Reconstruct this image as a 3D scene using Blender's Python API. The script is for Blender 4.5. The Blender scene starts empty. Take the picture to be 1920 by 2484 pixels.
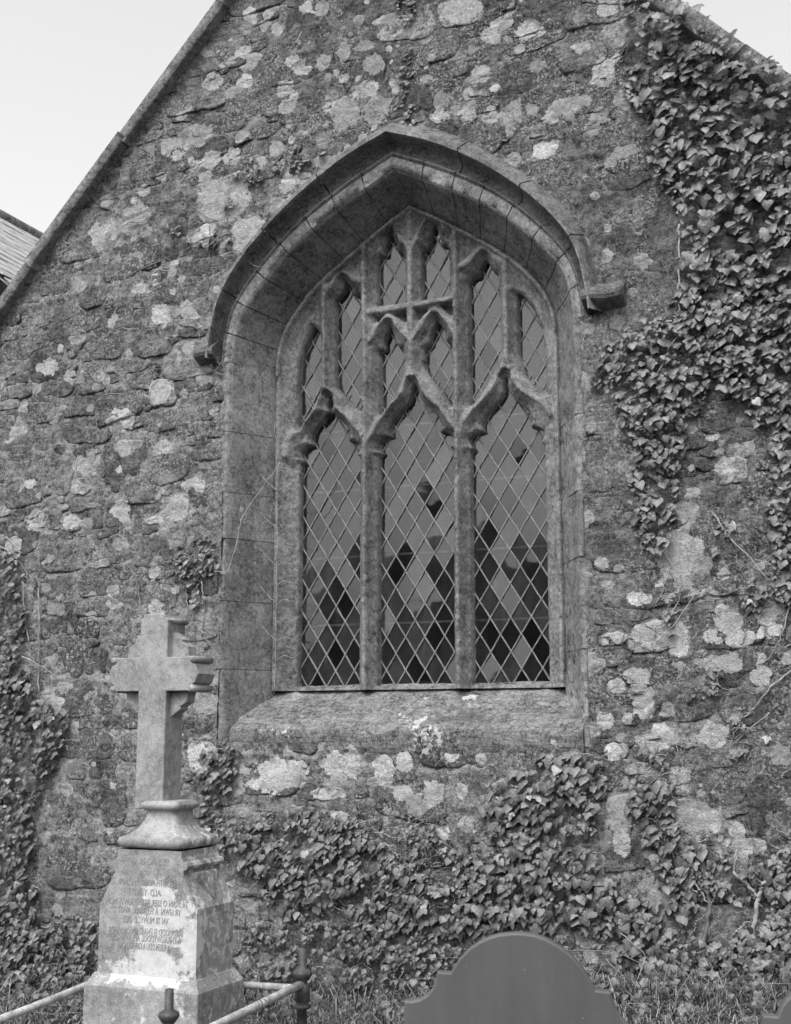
import bpy, math, random
import numpy as np
from mathutils import Vector, Matrix
from mathutils.noise import fractal as mfractal
rng = np.random.default_rng(7)
random.seed(7)
sc = bpy.context.scene
R = math.radians

# ---------------------------------------------------------------- camera, sky, sun, exposure
FPX, PSI, PITCH = 3094., R(22.9), R(9.72)
CAM = np.array([0., -7.0, 1.55])
fwd = np.array([-math.sin(PSI)*math.cos(PITCH), math.cos(PSI)*math.cos(PITCH), math.sin(PITCH)])
rgt = np.array([math.cos(PSI), math.sin(PSI), 0.])
upv = np.cross(rgt, fwd)
cam = bpy.data.cameras.new('camera')
cam_ob = bpy.data.objects.new('camera', cam)
sc.collection.objects.link(cam_ob)
cam.sensor_fit = 'VERTICAL'; cam.sensor_height = 24.; cam.lens = FPX/2484.*24.
cam.clip_start = .1; cam.clip_end = 600.
cam_ob.matrix_world = Matrix(((rgt[0], upv[0], -fwd[0], CAM[0]), (rgt[1], upv[1], -fwd[1], CAM[1]),
                              (rgt[2], upv[2], -fwd[2], CAM[2]), (0, 0, 0, 1)))
sc.camera = cam_ob
cam.dof.use_dof = True; cam.dof.focus_distance = 7.3; cam.dof.aperture_fstop = 4.5

SUN_EL, SUN_AZ = R(54), R(188)          # azimuth clockwise from +Y: the light comes from the front, from the left
w = bpy.data.worlds.new('World'); sc.world = w; w.use_nodes = True
nt = w.node_tree
for n in list(nt.nodes): nt.nodes.remove(n)
sky = nt.nodes.new('ShaderNodeTexSky'); sky.sky_type = 'NISHITA'; sky.sun_disc = False
sky.sun_elevation = SUN_EL; sky.sun_rotation = SUN_AZ; sky.dust_density = 6.0; sky.air_density = 1.0
bw = nt.nodes.new('ShaderNodeSeparateColor')      # a black and white plate of the time is sensitive to blue only
bg = nt.nodes.new('ShaderNodeBackground'); bg.inputs[1].default_value = 0.15
wo = nt.nodes.new('ShaderNodeOutputWorld')
nt.links.new(sky.outputs[0], bw.inputs[0]); nt.links.new(bw.outputs[2], bg.inputs[0]); nt.links.new(bg.outputs[0], wo.inputs[0])
sl = bpy.data.lights.new('sun', 'SUN'); sl.energy = .6; sl.angle = R(25); sl.color = (1, 1, 1)
so = bpy.data.objects.new('sun', sl); sc.collection.objects.link(so)
sd = Vector((math.sin(SUN_AZ)*math.cos(SUN_EL), math.cos(SUN_AZ)*math.cos(SUN_EL), math.sin(SUN_EL)))
so.rotation_euler = sd.to_track_quat('Z', 'Y').to_euler()
so.location = sd*40
sc.view_settings.view_transform = 'Standard'; sc.view_settings.look = 'None'
sc.view_settings.gamma = 1.0; sc.view_settings.exposure = 1.1
sc.view_settings.use_curve_mapping = False
sc.cycles.use_denoising = True
sc.cycles.max_bounces = 6

# ---------------------------------------------------------------- helpers
S = .8792                                # all traced points are given on a 1688 x 2184 copy of the photograph
def ray(x, y):
    return fwd*FPX + rgt*(x/S-960.) - upv*(y/S-1242.)
def at(x, y, Y=0.):
    d = ray(x, y); return CAM + d*((Y-CAM[1])/d[1])
def atX(x, y, X):
    d = ray(x, y); return CAM + d*((X-CAM[0])/d[0])
def atZ(x, y, Z):
    d = ray(x, y); return CAM + d*((Z-CAM[2])/d[2])
def atP(x, y, P, N):
    d = ray(x, y); return CAM + d*(np.dot(np.array(P)-CAM, N)/np.dot(d, N))
def proj(P):
    v = np.asarray(P)-CAM; z = v@fwd
    return (960.+FPX*(v@rgt)/z)*S, (1242.-FPX*(v@upv)/z)*S

_lat = rng.random((8, 256, 256))
def vnoise(x, z, k=0):
    x = np.asarray(x, float); z = np.asarray(z, float)
    xi = np.floor(x).astype(int); zi = np.floor(z).astype(int)
    fx = x-xi; fz = z-zi; fx = fx*fx*(3-2*fx); fz = fz*fz*(3-2*fz)
    L = _lat[k % 8]; a = L[xi & 255, zi & 255]; b = L[(xi+1) & 255, zi & 255]
    c = L[xi & 255, (zi+1) & 255]; d = L[(xi+1) & 255, (zi+1) & 255]
    return (a*(1-fx)+b*fx)*(1-fz)+(c*(1-fx)+d*fx)*fz
def fbm(x, z, s, o=4, k=0, g=.55):
    r = 0.; a = 1.; t = 0.
    for i in range(o):
        r = r + a*(vnoise(x*s+i*17.3, z*s+i*9.1, k+i)-.5); t += a; a *= g; s *= 2.03
    return r/t*2.

WORLD = {}
def link(o, parent=None, origin=(0, 0, 0)):
    sc.collection.objects.link(o)
    og = np.array(origin, float); WORLD[o.name] = og
    if parent is not None:
        o.parent = parent; o.location = og-WORLD[parent.name]
    else: o.location = og
    return o
def empty(name, loc, **kw):
    o = bpy.data.objects.new(name, None); o.empty_display_size = .2
    par = kw.pop('parent', None); link(o, par, loc)
    for k, v in kw.items(): o[k] = v
    return o
def add(name, V, F, mat, parent=None, origin=None, smooth=True, attrs=None, **kw):
    V = np.asarray(V, float)
    if origin is None: origin = V.mean(0) if parent is not None else (0, 0, 0)
    origin = np.array(origin, float)
    me = bpy.data.meshes.new(name)
    V2 = V-origin
    if isinstance(F, np.ndarray):
        k = F.shape[1]; me.vertices.add(len(V2)); me.vertices.foreach_set('co', V2.ravel().astype(np.float32))
        me.loops.add(F.size); me.loops.foreach_set('vertex_index', F.ravel().astype(np.int32))
        me.polygons.add(len(F)); me.polygons.foreach_set('loop_start', np.arange(0, F.size, k, dtype=np.int32))
        me.update(calc_edges=True)
    else:
        me.from_pydata([tuple(v) for v in V2], [], [tuple(f) for f in F]); me.update()
    if smooth: me.polygons.foreach_set('use_smooth', np.ones(len(me.polygons), bool))
    for a, vals in (attrs or {}).items():
        at_ = me.attributes.new(a, 'FLOAT', 'POINT'); at_.data.foreach_set('value', np.asarray(vals, np.float32))
    me.materials.append(mat); me.validate()
    o = bpy.data.objects.new(name, me); link(o, parent, origin)
    for k, v in kw.items(): o[k] = v
    return o
def grid_faces(nu, nv, flip=False):
    i = np.arange(nu-1)[:, None]; j = np.arange(nv-1)[None, :]
    a = (i*nv+j).ravel(); b = ((i+1)*nv+j).ravel(); c = ((i+1)*nv+j+1).ravel(); d = (i*nv+j+1).ravel()
    return np.stack([a, d, c, b] if flip else [a, b, c, d], 1)
def compact(V, F, attrs=None):
    used = np.unique(F); m = -np.ones(len(V), int); m[used] = np.arange(len(used))
    return V[used], m[F], ({k: v[used] for k, v in attrs.items()} if attrs else None)
def inpoly(px, pz, P):
    P = np.asarray(P, float); r = np.zeros(np.shape(px), bool); n = len(P)
    for i in range(n):
        x1, y1 = P[i]; x2, y2 = P[(i+1) % n]
        if y1 == y2: continue
        c = ((y1 > pz) != (y2 > pz)) & (px < (x2-x1)*(pz-y1)/(y2-y1)+x1)
        r ^= c
    return r
def segdist(px, pz, P, closed=False):
    P = np.asarray(P, float); n = len(P); d = np.full(np.shape(px), 1e9)
    for i in range(n if closed else n-1):
        a = P[i]; b = P[(i+1) % n]; ab = b-a; L = ab@ab+1e-12
        t = np.clip(((px-a[0])*ab[0]+(pz-a[1])*ab[1])/L, 0, 1)
        d = np.minimum(d, np.hypot(px-a[0]-t*ab[0], pz-a[1]-t*ab[1]))
    return d
def smoothcurve(P, n=8):
    P = [np.array(p, float) for p in P]; Q = [2*P[0]-P[1]]+P+[2*P[-1]-P[-2]]; out = []
    for i in range(1, len(Q)-2):
        for k in range(n):
            t = k/n; a, b, c, d = Q[i-1:i+3]
            out.append(.5*((2*b)+(-a+c)*t+(2*a-5*b+4*c-d)*t*t+(-a+3*b-3*c+d)*t**3))
    out.append(P[-1]); return np.array(out)
def resample(P, n):
    P = np.asarray(P, float); s = np.r_[0, np.cumsum(np.linalg.norm(np.diff(P, axis=0), axis=1))]
    t = np.linspace(0, s[-1], n); return np.stack([np.interp(t, s, P[:, k]) for k in range(P.shape[1])], 1)
def tube(P, r, k=6, cap=True):
    P = np.asarray(P, float); n = len(P); r = np.broadcast_to(r, n); V = []; F = []
    T = np.gradient(P, axis=0); T /= np.linalg.norm(T, axis=1)[:, None]+1e-9
    ref = np.array([0, 0, 1.]) if abs(T[0][2]) < .9 else np.array([0, 1., 0])
    A = np.cross(T, ref); A /= np.linalg.norm(A, axis=1)[:, None]+1e-9; B = np.cross(T, A)
    for i in range(n):
        for j in range(k):
            a = 2*math.pi*j/k; V.append(P[i]+r[i]*(math.cos(a)*A[i]+math.sin(a)*B[i]))
    for i in range(n-1):
        for j in range(k):
            j2 = (j+1) % k; F.append((i*k+j, i*k+j2, (i+1)*k+j2, (i+1)*k+j))
    if cap: F.append(tuple(range(k-1, -1, -1))); F.append(tuple(range((n-1)*k, n*k)))
    return V, F
class MB:
    def __init__(s): s.V = []; s.F = []
    def put(s, V, F):
        o = len(s.V); s.V += [np.array(v, float) for v in V]; s.F += [tuple(i+o for i in f) for f in F]; return s
    def box(s, a, b):
        x0, y0, z0 = a; x1, y1, z1 = b
        V = [(x0, y0, z0), (x1, y0, z0), (x1, y1, z0), (x0, y1, z0), (x0, y0, z1), (x1, y0, z1), (x1, y1, z1), (x0, y1, z1)]
        return s.put(V, [(0, 3, 2, 1), (4, 5, 6, 7), (0, 1, 5, 4), (1, 2, 6, 5), (2, 3, 7, 6), (3, 0, 4, 7)])
    def tube(s, P, r, k=6): return s.put(*tube(P, r, k))
def prism(P, y0, y1, bev=0.):
    """outline P [(x,z)] counter-clockwise seen from the front, front face at y0, back at y1, bevelled front edge"""
    P = np.asarray(P, float); n = len(P); c = P.mean(0)
    e = np.roll(P, -1, 0)-P; e /= np.linalg.norm(e, axis=1)[:, None]+1e-9
    nr = np.stack([e[:, 1], -e[:, 0]], 1); m = nr+np.roll(nr, 1, 0); m /= np.maximum(np.linalg.norm(m, axis=1)[:, None], .5)
    Q = P-m*bev
    V = [(q[0], y0, q[1]) for q in Q]+[(p[0], y0+bev, p[1]) for p in P]+[(p[0], y1, p[1]) for p in P]
    F = [tuple(range(n)), tuple(range(3*n-1, 2*n-1, -1))]
    for i in range(n):
        j = (i+1) % n; F += [(i, i+n, j+n, j), (i+n, i+2*n, j+2*n, j+n)]
    return V, F

# ---------------------------------------------------------------- materials (greys only: a black and white photograph)
class NM:
    def __init__(s, name):
        s.m = bpy.data.materials.new(name); s.m.use_nodes = True; s.t = s.m.node_tree
        for n in list(s.t.nodes): s.t.nodes.remove(n)
        s.out = s.n('ShaderNodeOutputMaterial'); s.p = s.n('ShaderNodeBsdfPrincipled')
        s.l(s.p.outputs[0], s.out.inputs[0]); s.pos = s.n('ShaderNodeNewGeometry').outputs['Position']
    def n(s, t): return s.t.nodes.new(t)
    def l(s, a, b): s.t.links.new(a, b)
    def inp(s, sock, v):
        if hasattr(v, 'is_output'): s.l(v, sock)
        else: sock.default_value = v
    def noise(s, scale, detail=4, rough=.6, dist=0., vec=None, off=0.):
        n = s.n('ShaderNodeTexNoise'); v = vec or s.pos
        if off:
            a = s.n('ShaderNodeVectorMath'); s.l(v, a.inputs[0]); a.inputs[1].default_value = (off, off*.7, -off); v = a.outputs[0]
        s.l(v, n.inputs['Vector']); n.inputs['Scale'].default_value = scale; n.inputs['Detail'].default_value = detail
        n.inputs['Roughness'].default_value = rough; n.inputs['Distortion'].default_value = dist
        return n.outputs[0]
    def voro(s, scale, rand=1.):
        n = s.n('ShaderNodeTexVoronoi'); s.l(s.pos, n.inputs['Vector']); n.inputs['Scale'].default_value = scale
        n.inputs['Randomness'].default_value = rand; return n.outputs['Distance']
    def scalev(s, v3):
        a = s.n('ShaderNodeVectorMath'); a.operation = 'MULTIPLY'; s.l(s.pos, a.inputs[0]); a.inputs[1].default_value = v3; return a.outputs[0]
    def math(s, op, a, b=0., clamp=False):
        n = s.n('ShaderNodeMath'); n.operation = op; n.use_clamp = clamp; s.inp(n.inputs[0], a); s.inp(n.inputs[1], b); return n.outputs[0]
    def add(s, a, b): return s.math('ADD', a, b)
    def mul(s, a, b): return s.math('MULTIPLY', a, b)
    def rng(s, v, a, b, c=0., d=1.):
        n = s.n('ShaderNodeMapRange'); s.inp(n.inputs[0], v)
        for i, q in enumerate((a, b, c, d)): n.inputs[i+1].default_value = q
        n.interpolation_type = 'SMOOTHSTEP'; return n.outputs[0]
    def mix(s, f, a, b):
        n = s.n('ShaderNodeMix'); n.data_type = 'FLOAT'; s.inp(n.inputs[0], f); s.inp(n.inputs[2], a); s.inp(n.inputs[3], b); return n.outputs[0]
    def attr(s, name):
        n = s.n('ShaderNodeAttribute'); n.attribute_name = name; return n.outputs['Fac']
    def color(s, v):
        if hasattr(v, 'is_output'):
            c = s.n('ShaderNodeCombineColor')
            for i in range(3): s.l(v, c.inputs[i])
            s.l(c.outputs[0], s.p.inputs['Base Color'])
        else: s.p.inputs['Base Color'].default_value = (v, v, v, 1)
    def bump(s, h, strength=1., dist=1.):
        b = s.n('ShaderNodeBump'); b.inputs['Strength'].default_value = strength; b.inputs['Distance'].default_value = dist
        s.l(h, b.inputs['Height']); s.l(b.outputs[0], s.p.inputs['Normal'])
    def rough(s, v, spec=.2):
        s.inp(s.p.inputs['Roughness'], v); s.p.inputs['Specular IOR Level'].default_value = spec

def rock_mat(name, speck=1., bumpk=1., use_attr=True, tone=.2, patch=1., strat=0., con=1.):
    m = NM(name)
    t = m.mul(m.attr('tone'), .62) if use_attr else tone*.8
    nA = m.noise(3.1, 5, .6); nB = m.noise(11., 7, .68, .3, off=3.); nC = m.noise(42., 6, .7, off=7.); nD = m.noise(150., 3, .6, off=2.)
    k = m.add(m.rng(nB, .25, .75, 1-.55*con, 1+.55*con), m.rng(nC, .3, .7, -.55*con, .55*con))
    k = m.add(k, m.rng(nA, .3, .7, -.16, .16)); k = m.add(k, m.rng(nD, .3, .7, -.42*con, .42*con))
    base = m.mul(t, m.math('MAXIMUM', k, .15))
    # dark mossy pits and blotches
    moss = m.mul(m.rng(m.noise(6.5, 6, .7, .4, off=11.), .52, .64), m.rng(nC, .38, .6))
    base = m.mix(m.mul(moss, .6*patch), base, .045)
    # crusty pale granules, in drifts
    gr = m.mul(m.rng(m.noise(58., 5, .72, .6, off=21.), .50, .57), m.rng(m.noise(4.4, 5, .6, off=31.), .40, .58))
    base = m.mix(m.mul(gr, .75*speck), base, .34)
    dots = m.rng(m.voro(23.), .16, .10); dsel = m.rng(m.noise(5.2, 3, .5, off=41.), .54, .60)
    base = m.mix(m.mul(m.mul(dots, dsel), .75*speck), base, .36)
    h = m.add(m.mul(nB, .018), m.add(m.mul(nC, .014), m.mul(nD, .005)))
    h = m.add(h, m.mul(gr, .0025))
    if strat:
        st = m.noise(1., 5, .7, .8, vec=m.scalev((3., 3., 55.)))
        base = m.mul(base, m.rng(st, .3, .7, .75, 1.2)); h = m.add(h, m.mul(st, strat))
    if use_attr:
        L = m.attr('lich')
        L = m.add(L, m.add(m.rng(m.noise(13., 6, .62, .5, off=51.), .25, .75, -.36, .36), m.rng(nC, .3, .7, -.12, .12)))
        lm = m.rng(L, .0, .07)
        lc = m.mul(m.mul(m.math('POWER', m.attr('lval'), 1.6), 2.05), m.add(m.rng(nC, .3, .7, .72, 1.14), m.rng(nD, .3, .7, -.2, .2)))
        base = m.mix(m.mul(lm, .92), base, lc); h = m.add(h, m.mul(lm, .003))
    m.color(base); m.rough(.92, .15); m.bump(h, min(1., .95*bumpk), bumpk)
    return m.m
M_ROCK = rock_mat('rubble_stone', strat=.004)
M_MORTAR = rock_mat('lime_mortar', speck=1.25, bumpk=1.3)
M_DRESS = rock_mat('dressed_sandstone', speck=.35, bumpk=.55, patch=.5, con=.8)
M_SILL = rock_mat('flaking_sill_stone', speck=.7, bumpk=.9, strat=.006)
def simple(name, v, rough=.8, spec=.2, n1=.25, s1=20., bump=.002, s2=120., n2=.12):
    m = NM(name); a = m.noise(s1, 5, .6); b = m.noise(s2, 3, .6, off=5.)
    c = m.mul(v, m.add(m.rng(a, .25, .75, 1-n1, 1+n1), m.rng(b, .3, .7, -n2, n2)))
    m.color(c); m.rough(rough, spec); m.bump(m.add(m.mul(a, bump), m.mul(b, bump*.4)), 1.); return m.m
M_IRON = simple('painted_iron', .045, .6, .4, .5, 25., .003)
M_PIPE = simple('galvanised_pipe', .32, .6, .4, .4, 18., .0012, 90., .25)
M_LEAD = simple('weathered_lead', .15, .6, .4, .35, 25., .001)
M_STEM = simple('ivy_stem', .26, .85, .15, .4, 15., .002)
M_DARKSTEM = simple('bark_stem', .15, .9, .1, .4, 15., .002)
M_SLATE = simple('roof_slate', .30, .6, .3, .3, 8., .002)
M_COPING = rock_mat('coping_stone', speck=.5, bumpk=.8, use_attr=False, tone=.17)
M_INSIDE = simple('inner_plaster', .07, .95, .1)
def monument_mat():
    m = NM('monument_stone')
    nA = m.noise(5., 5, .6); nB = m.noise(30., 5, .65, off=3.); nC = m.noise(140., 3, .6, off=8.)
    base = m.mul(.235, m.add(m.rng(nA, .3, .7, .75, 1.25), m.add(m.rng(nB, .3, .7, -.22, .22), m.rng(nC, .3, .7, -.22, .22))))
    pale = m.attr('lich'); L = m.add(pale, m.add(m.rng(m.noise(11., 8, .75, .5, off=13.), .25, .75, -.5, .5), m.rng(nB, .3, .7, -.2, .2)))
    lm = m.rng(L, -.05, .30); base = m.mix(m.mul(lm, .9), base, m.mul(m.attr('lval'), m.rng(nB, .3, .7, .88, 1.1)))
    dk = m.mul(m.rng(m.voro(46.), .20, .12), m.rng(m.noise(8., 4, .6, off=23.), .44, .58))
    base = m.mix(m.mul(dk, .6), base, .10)
    m.color(base); m.rough(.85, .2); m.bump(m.add(m.mul(nB, .003), m.mul(nC, .0015)), 1.); return m.m
M_MON = monument_mat()
def head_mat():
    m = NM('smooth_slate_slab')
    a = m.noise(3., 4, .5); b = m.noise(1., 4, .6, vec=m.scalev((14., 14., 1.2))); c = m.noise(260., 2, .5)
    base = m.mul(.078, m.add(m.rng(a, .3, .7, .9, 1.1), m.add(m.rng(b, .3, .7, -.06, .08), m.rng(c, .3, .7, -.05, .05))))
    sp = m.rng(m.voro(17.), .045, .025); base = m.mix(m.mul(sp, .6), base, .32)
    m.color(base); m.rough(.55, .35); m.bump(m.add(m.mul(c, .0006), m.mul(a, .002)), 1.); return m.m
M_HEAD = head_mat()
def leaf_mat():
    m = NM('ivy_leaf')
    oi = m.n('ShaderNodeObjectInfo').outputs['Random']; ri = m.n('ShaderNodeNewGeometry').outputs['Random Per Island']
    rr = m.math('FRACT', m.add(m.mul(oi, 7.3), m.mul(ri, 5.1)))
    v = m.rng(rr, 0., 1., .035, .108); nz = m.noise(70., 4, .6)
    v = m.mix(m.rng(rr, .985, .99), v, .22); m.color(m.mul(v, m.rng(nz, .3, .7, .75, 1.25))); m.rough(.33, .5); m.bump(m.mul(nz, .004), 1.); return m.m
M_LEAF = leaf_mat()
def grass_mat():
    m = NM('grass_blade'); ri = m.n('ShaderNodeNewGeometry').outputs['Random Per Island']
    m.color(m.mul(m.rng(ri, 0., 1., .2, 1.), m.rng(ri, .2, 1., .12, .26))); m.rough(.7, .25); return m.m
M_GRASS = grass_mat()
M_GROUND = simple('turf_soil', .07, .95, .1, .5, 6., .02, 40., .3)
M_HEDGE = simple('hedge_foliage', .02, .95, .05, .5, 1., .05)
def glass_mat():
    m = NM('old_window_glass'); t = m.t; oi = m.n('ShaderNodeObjectInfo').outputs['Random']
    tr = m.n('ShaderNodeBsdfTransparent'); tr.inputs[0].default_value = (.75, .75, .75, 1)
    df = m.n('ShaderNodeBsdfDiffuse')
    dust = m.add(m.rng(m.noise(7., 5, .6), .3, .7, .10, .16), m.rng(m.noise(1., 4, .6, vec=m.scalev((30., 30., 4.))), .45, .7, 0., .05))
    cc = m.n('ShaderNodeCombineColor')
    for i in range(3): m.l(dust, cc.inputs[i])
    m.l(cc.outputs[0], df.inputs[0])
    fac = m.rng(m.math('FRACT', m.mul(oi, 13.7)), 0., 1., .04, .25)
    mx = m.n('ShaderNodeMixShader'); m.l(fac, mx.inputs[0]); m.l(tr.outputs[0], mx.inputs[1]); m.l(df.outputs[0], mx.inputs[2])
    gl = m.n('ShaderNodeBsdfGlossy'); gl.inputs['Roughness'].default_value = .03
    b = m.n('ShaderNodeBump'); b.inputs['Strength'].default_value = 1.; b.inputs['Distance'].default_value = 1.
    m.l(m.mul(m.noise(7., 1, .4), .0010), b.inputs['Height']); m.l(b.outputs[0], gl.inputs['Normal'])
    fr = m.n('ShaderNodeFresnel'); fr.inputs[0].default_value = 1.78
    m2 = m.n('ShaderNodeMixShader'); m.l(fr.outputs[0], m2.inputs[0]); m.l(mx.outputs[0], m2.inputs[1]); m.l(gl.outputs[0], m2.inputs[2])
    m.l(m2.outputs[0], m.out.inputs[0]); return m.m
M_GLASS = glass_mat()

# ---------------------------------------------------------------- the church: window geometry in wall coordinates (u from the axis UC, v = height)
UC = -2.975
ARRIS_H = smoothcurve([(0, 5.07), (.127, 5.0), (.36, 4.88), (.66, 4.70), (.9, 4.48), (1.08, 4.27), (1.14, 4.1), (1.16, 3.92)], 8)
HOOD_H = smoothcurve([(0, 5.285), (.3, 5.165), (.6, 4.985), (.87, 4.765), (1.08, 4.54), (1.2, 4.33), (1.255, 4.1), (1.275, 3.93)], 8)
FRAME_H = smoothcurve([(0, 4.93), (.25, 4.78), (.5, 4.61), (.72, 4.44), (.87, 4.265), (.95, 4.09), (.97, 3.9)], 8)
def both(Hc): L = Hc[::-1]*[-1, 1]; return np.vstack([L[:-1], Hc])
ARR, HOO, FRA = both(ARRIS_H), both(HOOD_H), both(FRAME_H)
GL = lambda x: 6.539+1.10*(x+4.276)      # left and right slopes of the gable
GR = lambda x: 5.70-1.02*(x+1.114)

church = empty('church', (UC, 0, 0), label='ivy-grown rubble stone church gable with a pointed three-light leaded window', category='church')

# ---- list of stones seen in the photograph: centre, size (px), tone
STONES = [(106,775,82,61,.13),(254,682,80,55,.14),(201,618,58,67,.16),(222,746,88,48,.15),(327,737,80,46,.19),(248,869,92,58,.15),(344,837,58,60,.36),
(122,825,80,35,.2),(117,1015,86,92,.23),(265,980,92,76,.17),(362,1000,88,66,.19),(370,950,60,36,.3),(345,673,40,46,.32),(303,619,46,25,.3),(52,1055,76,56,.16),
(380,1085,60,54,.33),(108,1113,56,44,.15),(157,1114,40,38,.33),(198,1110,44,44,.17),(268,1104,82,50,.13),(44,1150,76,58,.13),(137,1183,102,66,.19),
(257,1175,58,52,.18),(341,1178,62,54,.19),(118,1256,84,46,.15),(212,1242,82,60,.15),(52,1306,52,62,.24),(150,1332,46,48,.09),(189,1345,46,38,.09),
(262,1350,48,48,.14),(204,1300,76,34,.2),(140,1420,74,54,.14),(205,1412,48,56,.15),(160,1490,94,72,.14),(228,1492,38,62,.15),(280,1530,34,44,.13),
(180,1590,128,66,.14),(210,1716,118,92,.16),(124,1715,44,64,.17),(168,1840,125,104,.12),(430,1615,52,60,.36),(440,1500,62,56,.28),
(570,1654,150,80,.17),(724,1636,92,72,.18),(846,1636,92,62,.15),(940,1617,88,42,.1),(880,1702,165,92,.14),(1000,1678,56,68,.15),(1054,1668,50,68,.17),
(1040,1617,60,32,.2),(650,1589,58,28,.11),(832,1584,106,26,.13),(968,1582,70,24,.13),(570,1716,116,40,.24),(527,1950,54,58,.32),(537,1884,62,60,.22),
(1450,1186,108,98,.36),(1561,1180,118,100,.11),(1412,1353,135,66,.36),(1556,1347,148,78,.10),(1400,1271,252,38,.15),(1590,1431,190,76,.13),(1318,1463,40,33,.42),
(1312,1603,44,38,.40),(1476,1510,98,52,.15),(1604,1519,150,64,.13),(1665,1610,70,92,.13),(1430,1612,180,46,.12),(1567,1007,60,54,.40),(1661,944,52,54,.3),
(1256,780,84,150,.2),(1262,895,92,72,.2),(1258,1000,98,112,.19),(1264,1110,110,88,.2),(1252,1210,84,108,.18),(1252,1345,86,140,.18),(1236,1480,60,90,.19),
(1482,1741,110,84,.33),(1591,1804,96,34,.36),(1449,1662,46,58,.36),(1370,1647,96,22,.33),(1321,1752,60,118,.3),(1640,1718,98,126,.11),(1614,1857,88,70,.22),
(1392,1887,30,46,.32),(1259,2044,34,32,.42),(740,245,62,72,.2),(984,22,88,62,.34),(939,248,44,22,.4),(994,232,52,28,.3),(1229,370,66,60,.17),
(1374,165,26,42,.33),(530,500,74,82,.28),(1164,322,56,42,.38),(1345,455,60,60,.18),(1240,560,90,130,.2),(480,425,112,92,.27),(1330,1530,60,40,.2),
(60,930,120,60,.18),(340,900,70,40,.18),(420,870,70,50,.2),(430,1150,60,60,.18),(80,880,90,40,.17),(1560,1255,120,34,.16),(1330,1240,80,40,.17),(1130,160,120,60,.1),(1240,215,110,60,.12)]
LICH = [(540,131,32,40,.33),(452,176,39,38,.33),(390,250,22,22,.33),(420,290,75,52,.3),(360,312,38,42,.32),(322,317,24,30,.28),(452,342,38,42,.33),(495,335,42,40,.33),
(480,425,112,92,.33),(290,470,62,70,.31),(215,515,28,45,.33),(230,435,30,16,.3),(692,135,33,35,.31),(735,112,25,48,.31),(800,137,46,45,.28),(735,169,24,23,.3),(782,192,65,36,.34),
(565,55,22,25,.3),(525,60,30,40,.26),(750,75,13,12,.33),(805,50,12,14,.33),(740,245,60,72,.29),(805,238,58,60,.3),(545,262,36,30,.28),(530,500,70,82,.36),(595,440,42,42,.33),
(615,400,32,32,.34),(645,380,42,26,.34),(690,345,60,22,.34),(430,512,56,26,.3),(780,100,50,22,.28),(1126,67,46,42,.36),(1094,19,19,20,.3),(909,84,32,18,.3),(979,125,26,26,.27),
(1149,142,42,24,.3),(1014,170,46,16,.29),(984,22,86,60,.32),(939,248,42,20,.4),(994,232,50,30,.32),(1094,245,56,56,.3),(1139,235,20,26,.3),(1089,280,20,26,.32),(1214,225,86,36,.33),
(1179,250,26,36,.35),(1164,322,54,40,.42),(1334,325,56,30,.3),(1304,350,32,20,.31),(1271,419,20,17,.34),(1246,520,26,26,.3),(1296,547,26,36,.3),(1226,480,13,13,.4),
(1227,752,38,46,.32),(1245,815,34,46,.33),(1229,974,42,56,.3),(1298,832,19,19,.38),(1354,1014,34,38,.34),(1661,944,50,52,.29),(1467,912,36,30,.34),(1521,933,36,20,.36),
(1245,1108,44,42,.33),(1450,1190,104,90,.37),(1412,1355,130,62,.37),(1552,1332,46,46,.34),(1533,1366,20,19,.36),(1581,1364,70,38,.37),(1362,1277,56,32,.42),(1523,1413,92,28,.34),
(1260,1417,42,52,.34),(1318,1463,38,32,.42),(1377,1510,42,44,.38),(1292,1537,38,36,.36),(1340,1532,24,24,.36),(1265,1560,40,26,.36),(1308,1603,40,36,.4),(1380,1600,30,26,.33),(1482,1741,100,70,.33),
(1591,1804,90,34,.36),(1572,1771,40,34,.38),(1449,1662,44,56,.36),(1374,1647,95,20,.35),(1321,1740,56,70,.33),(1330,1800,40,60,.36),(1392,1887,26,45,.33),(1257,2003,62,50,.36),
(1280,2090,60,24,.34),(592,1655,76,80,.42),(640,1640,44,40,.4),(545,1672,30,26,.42),(715,1630,50,60,.42),(750,1625,44,70,.4),(820,1640,50,56,.42),(865,1625,40,50,.4),(965,1612,30,30,.4),
(1028,1617,26,22,.38),(985,1688,26,40,.38),(890,1722,44,44,.3),(860,1690,44,34,.38),(925,1690,50,56,.36),(700,1693,70,28,.36),(907,1776,22,28,.4),(949,1774,32,32,.42),(1000,1758,50,34,.36),(1240,1650,32,20,.4),
(430,1615,52,58,.42),(440,1500,60,50,.3),(344,837,58,60,.36),(345,673,40,50,.38),(168,718,38,36,.29),(300,615,36,26,.38),(215,800,28,28,.32),(270,955,44,40,.36),(200,985,34,50,.33),
(255,1002,16,18,.38),(350,955,44,32,.36),(350,1058,28,28,.34),(382,1085,60,60,.36),(360,1020,32,28,.28),(157,1114,36,34,.36),(260,1160,34,26,.32),(25,620,20,30,.26),(460,810,20,14,.3),
(245,1288,34,24,.34),(200,1315,22,20,.36),(330,1110,40,16,.4),(445,1440,50,60,.26),(120,1300,40,30,.26),(95,1255,30,24,.28),(600,1950,60,40,.3),(700,1910,50,50,.3),(520,1570,60,22,.28),(560,2040,50,20,.35)]

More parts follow.
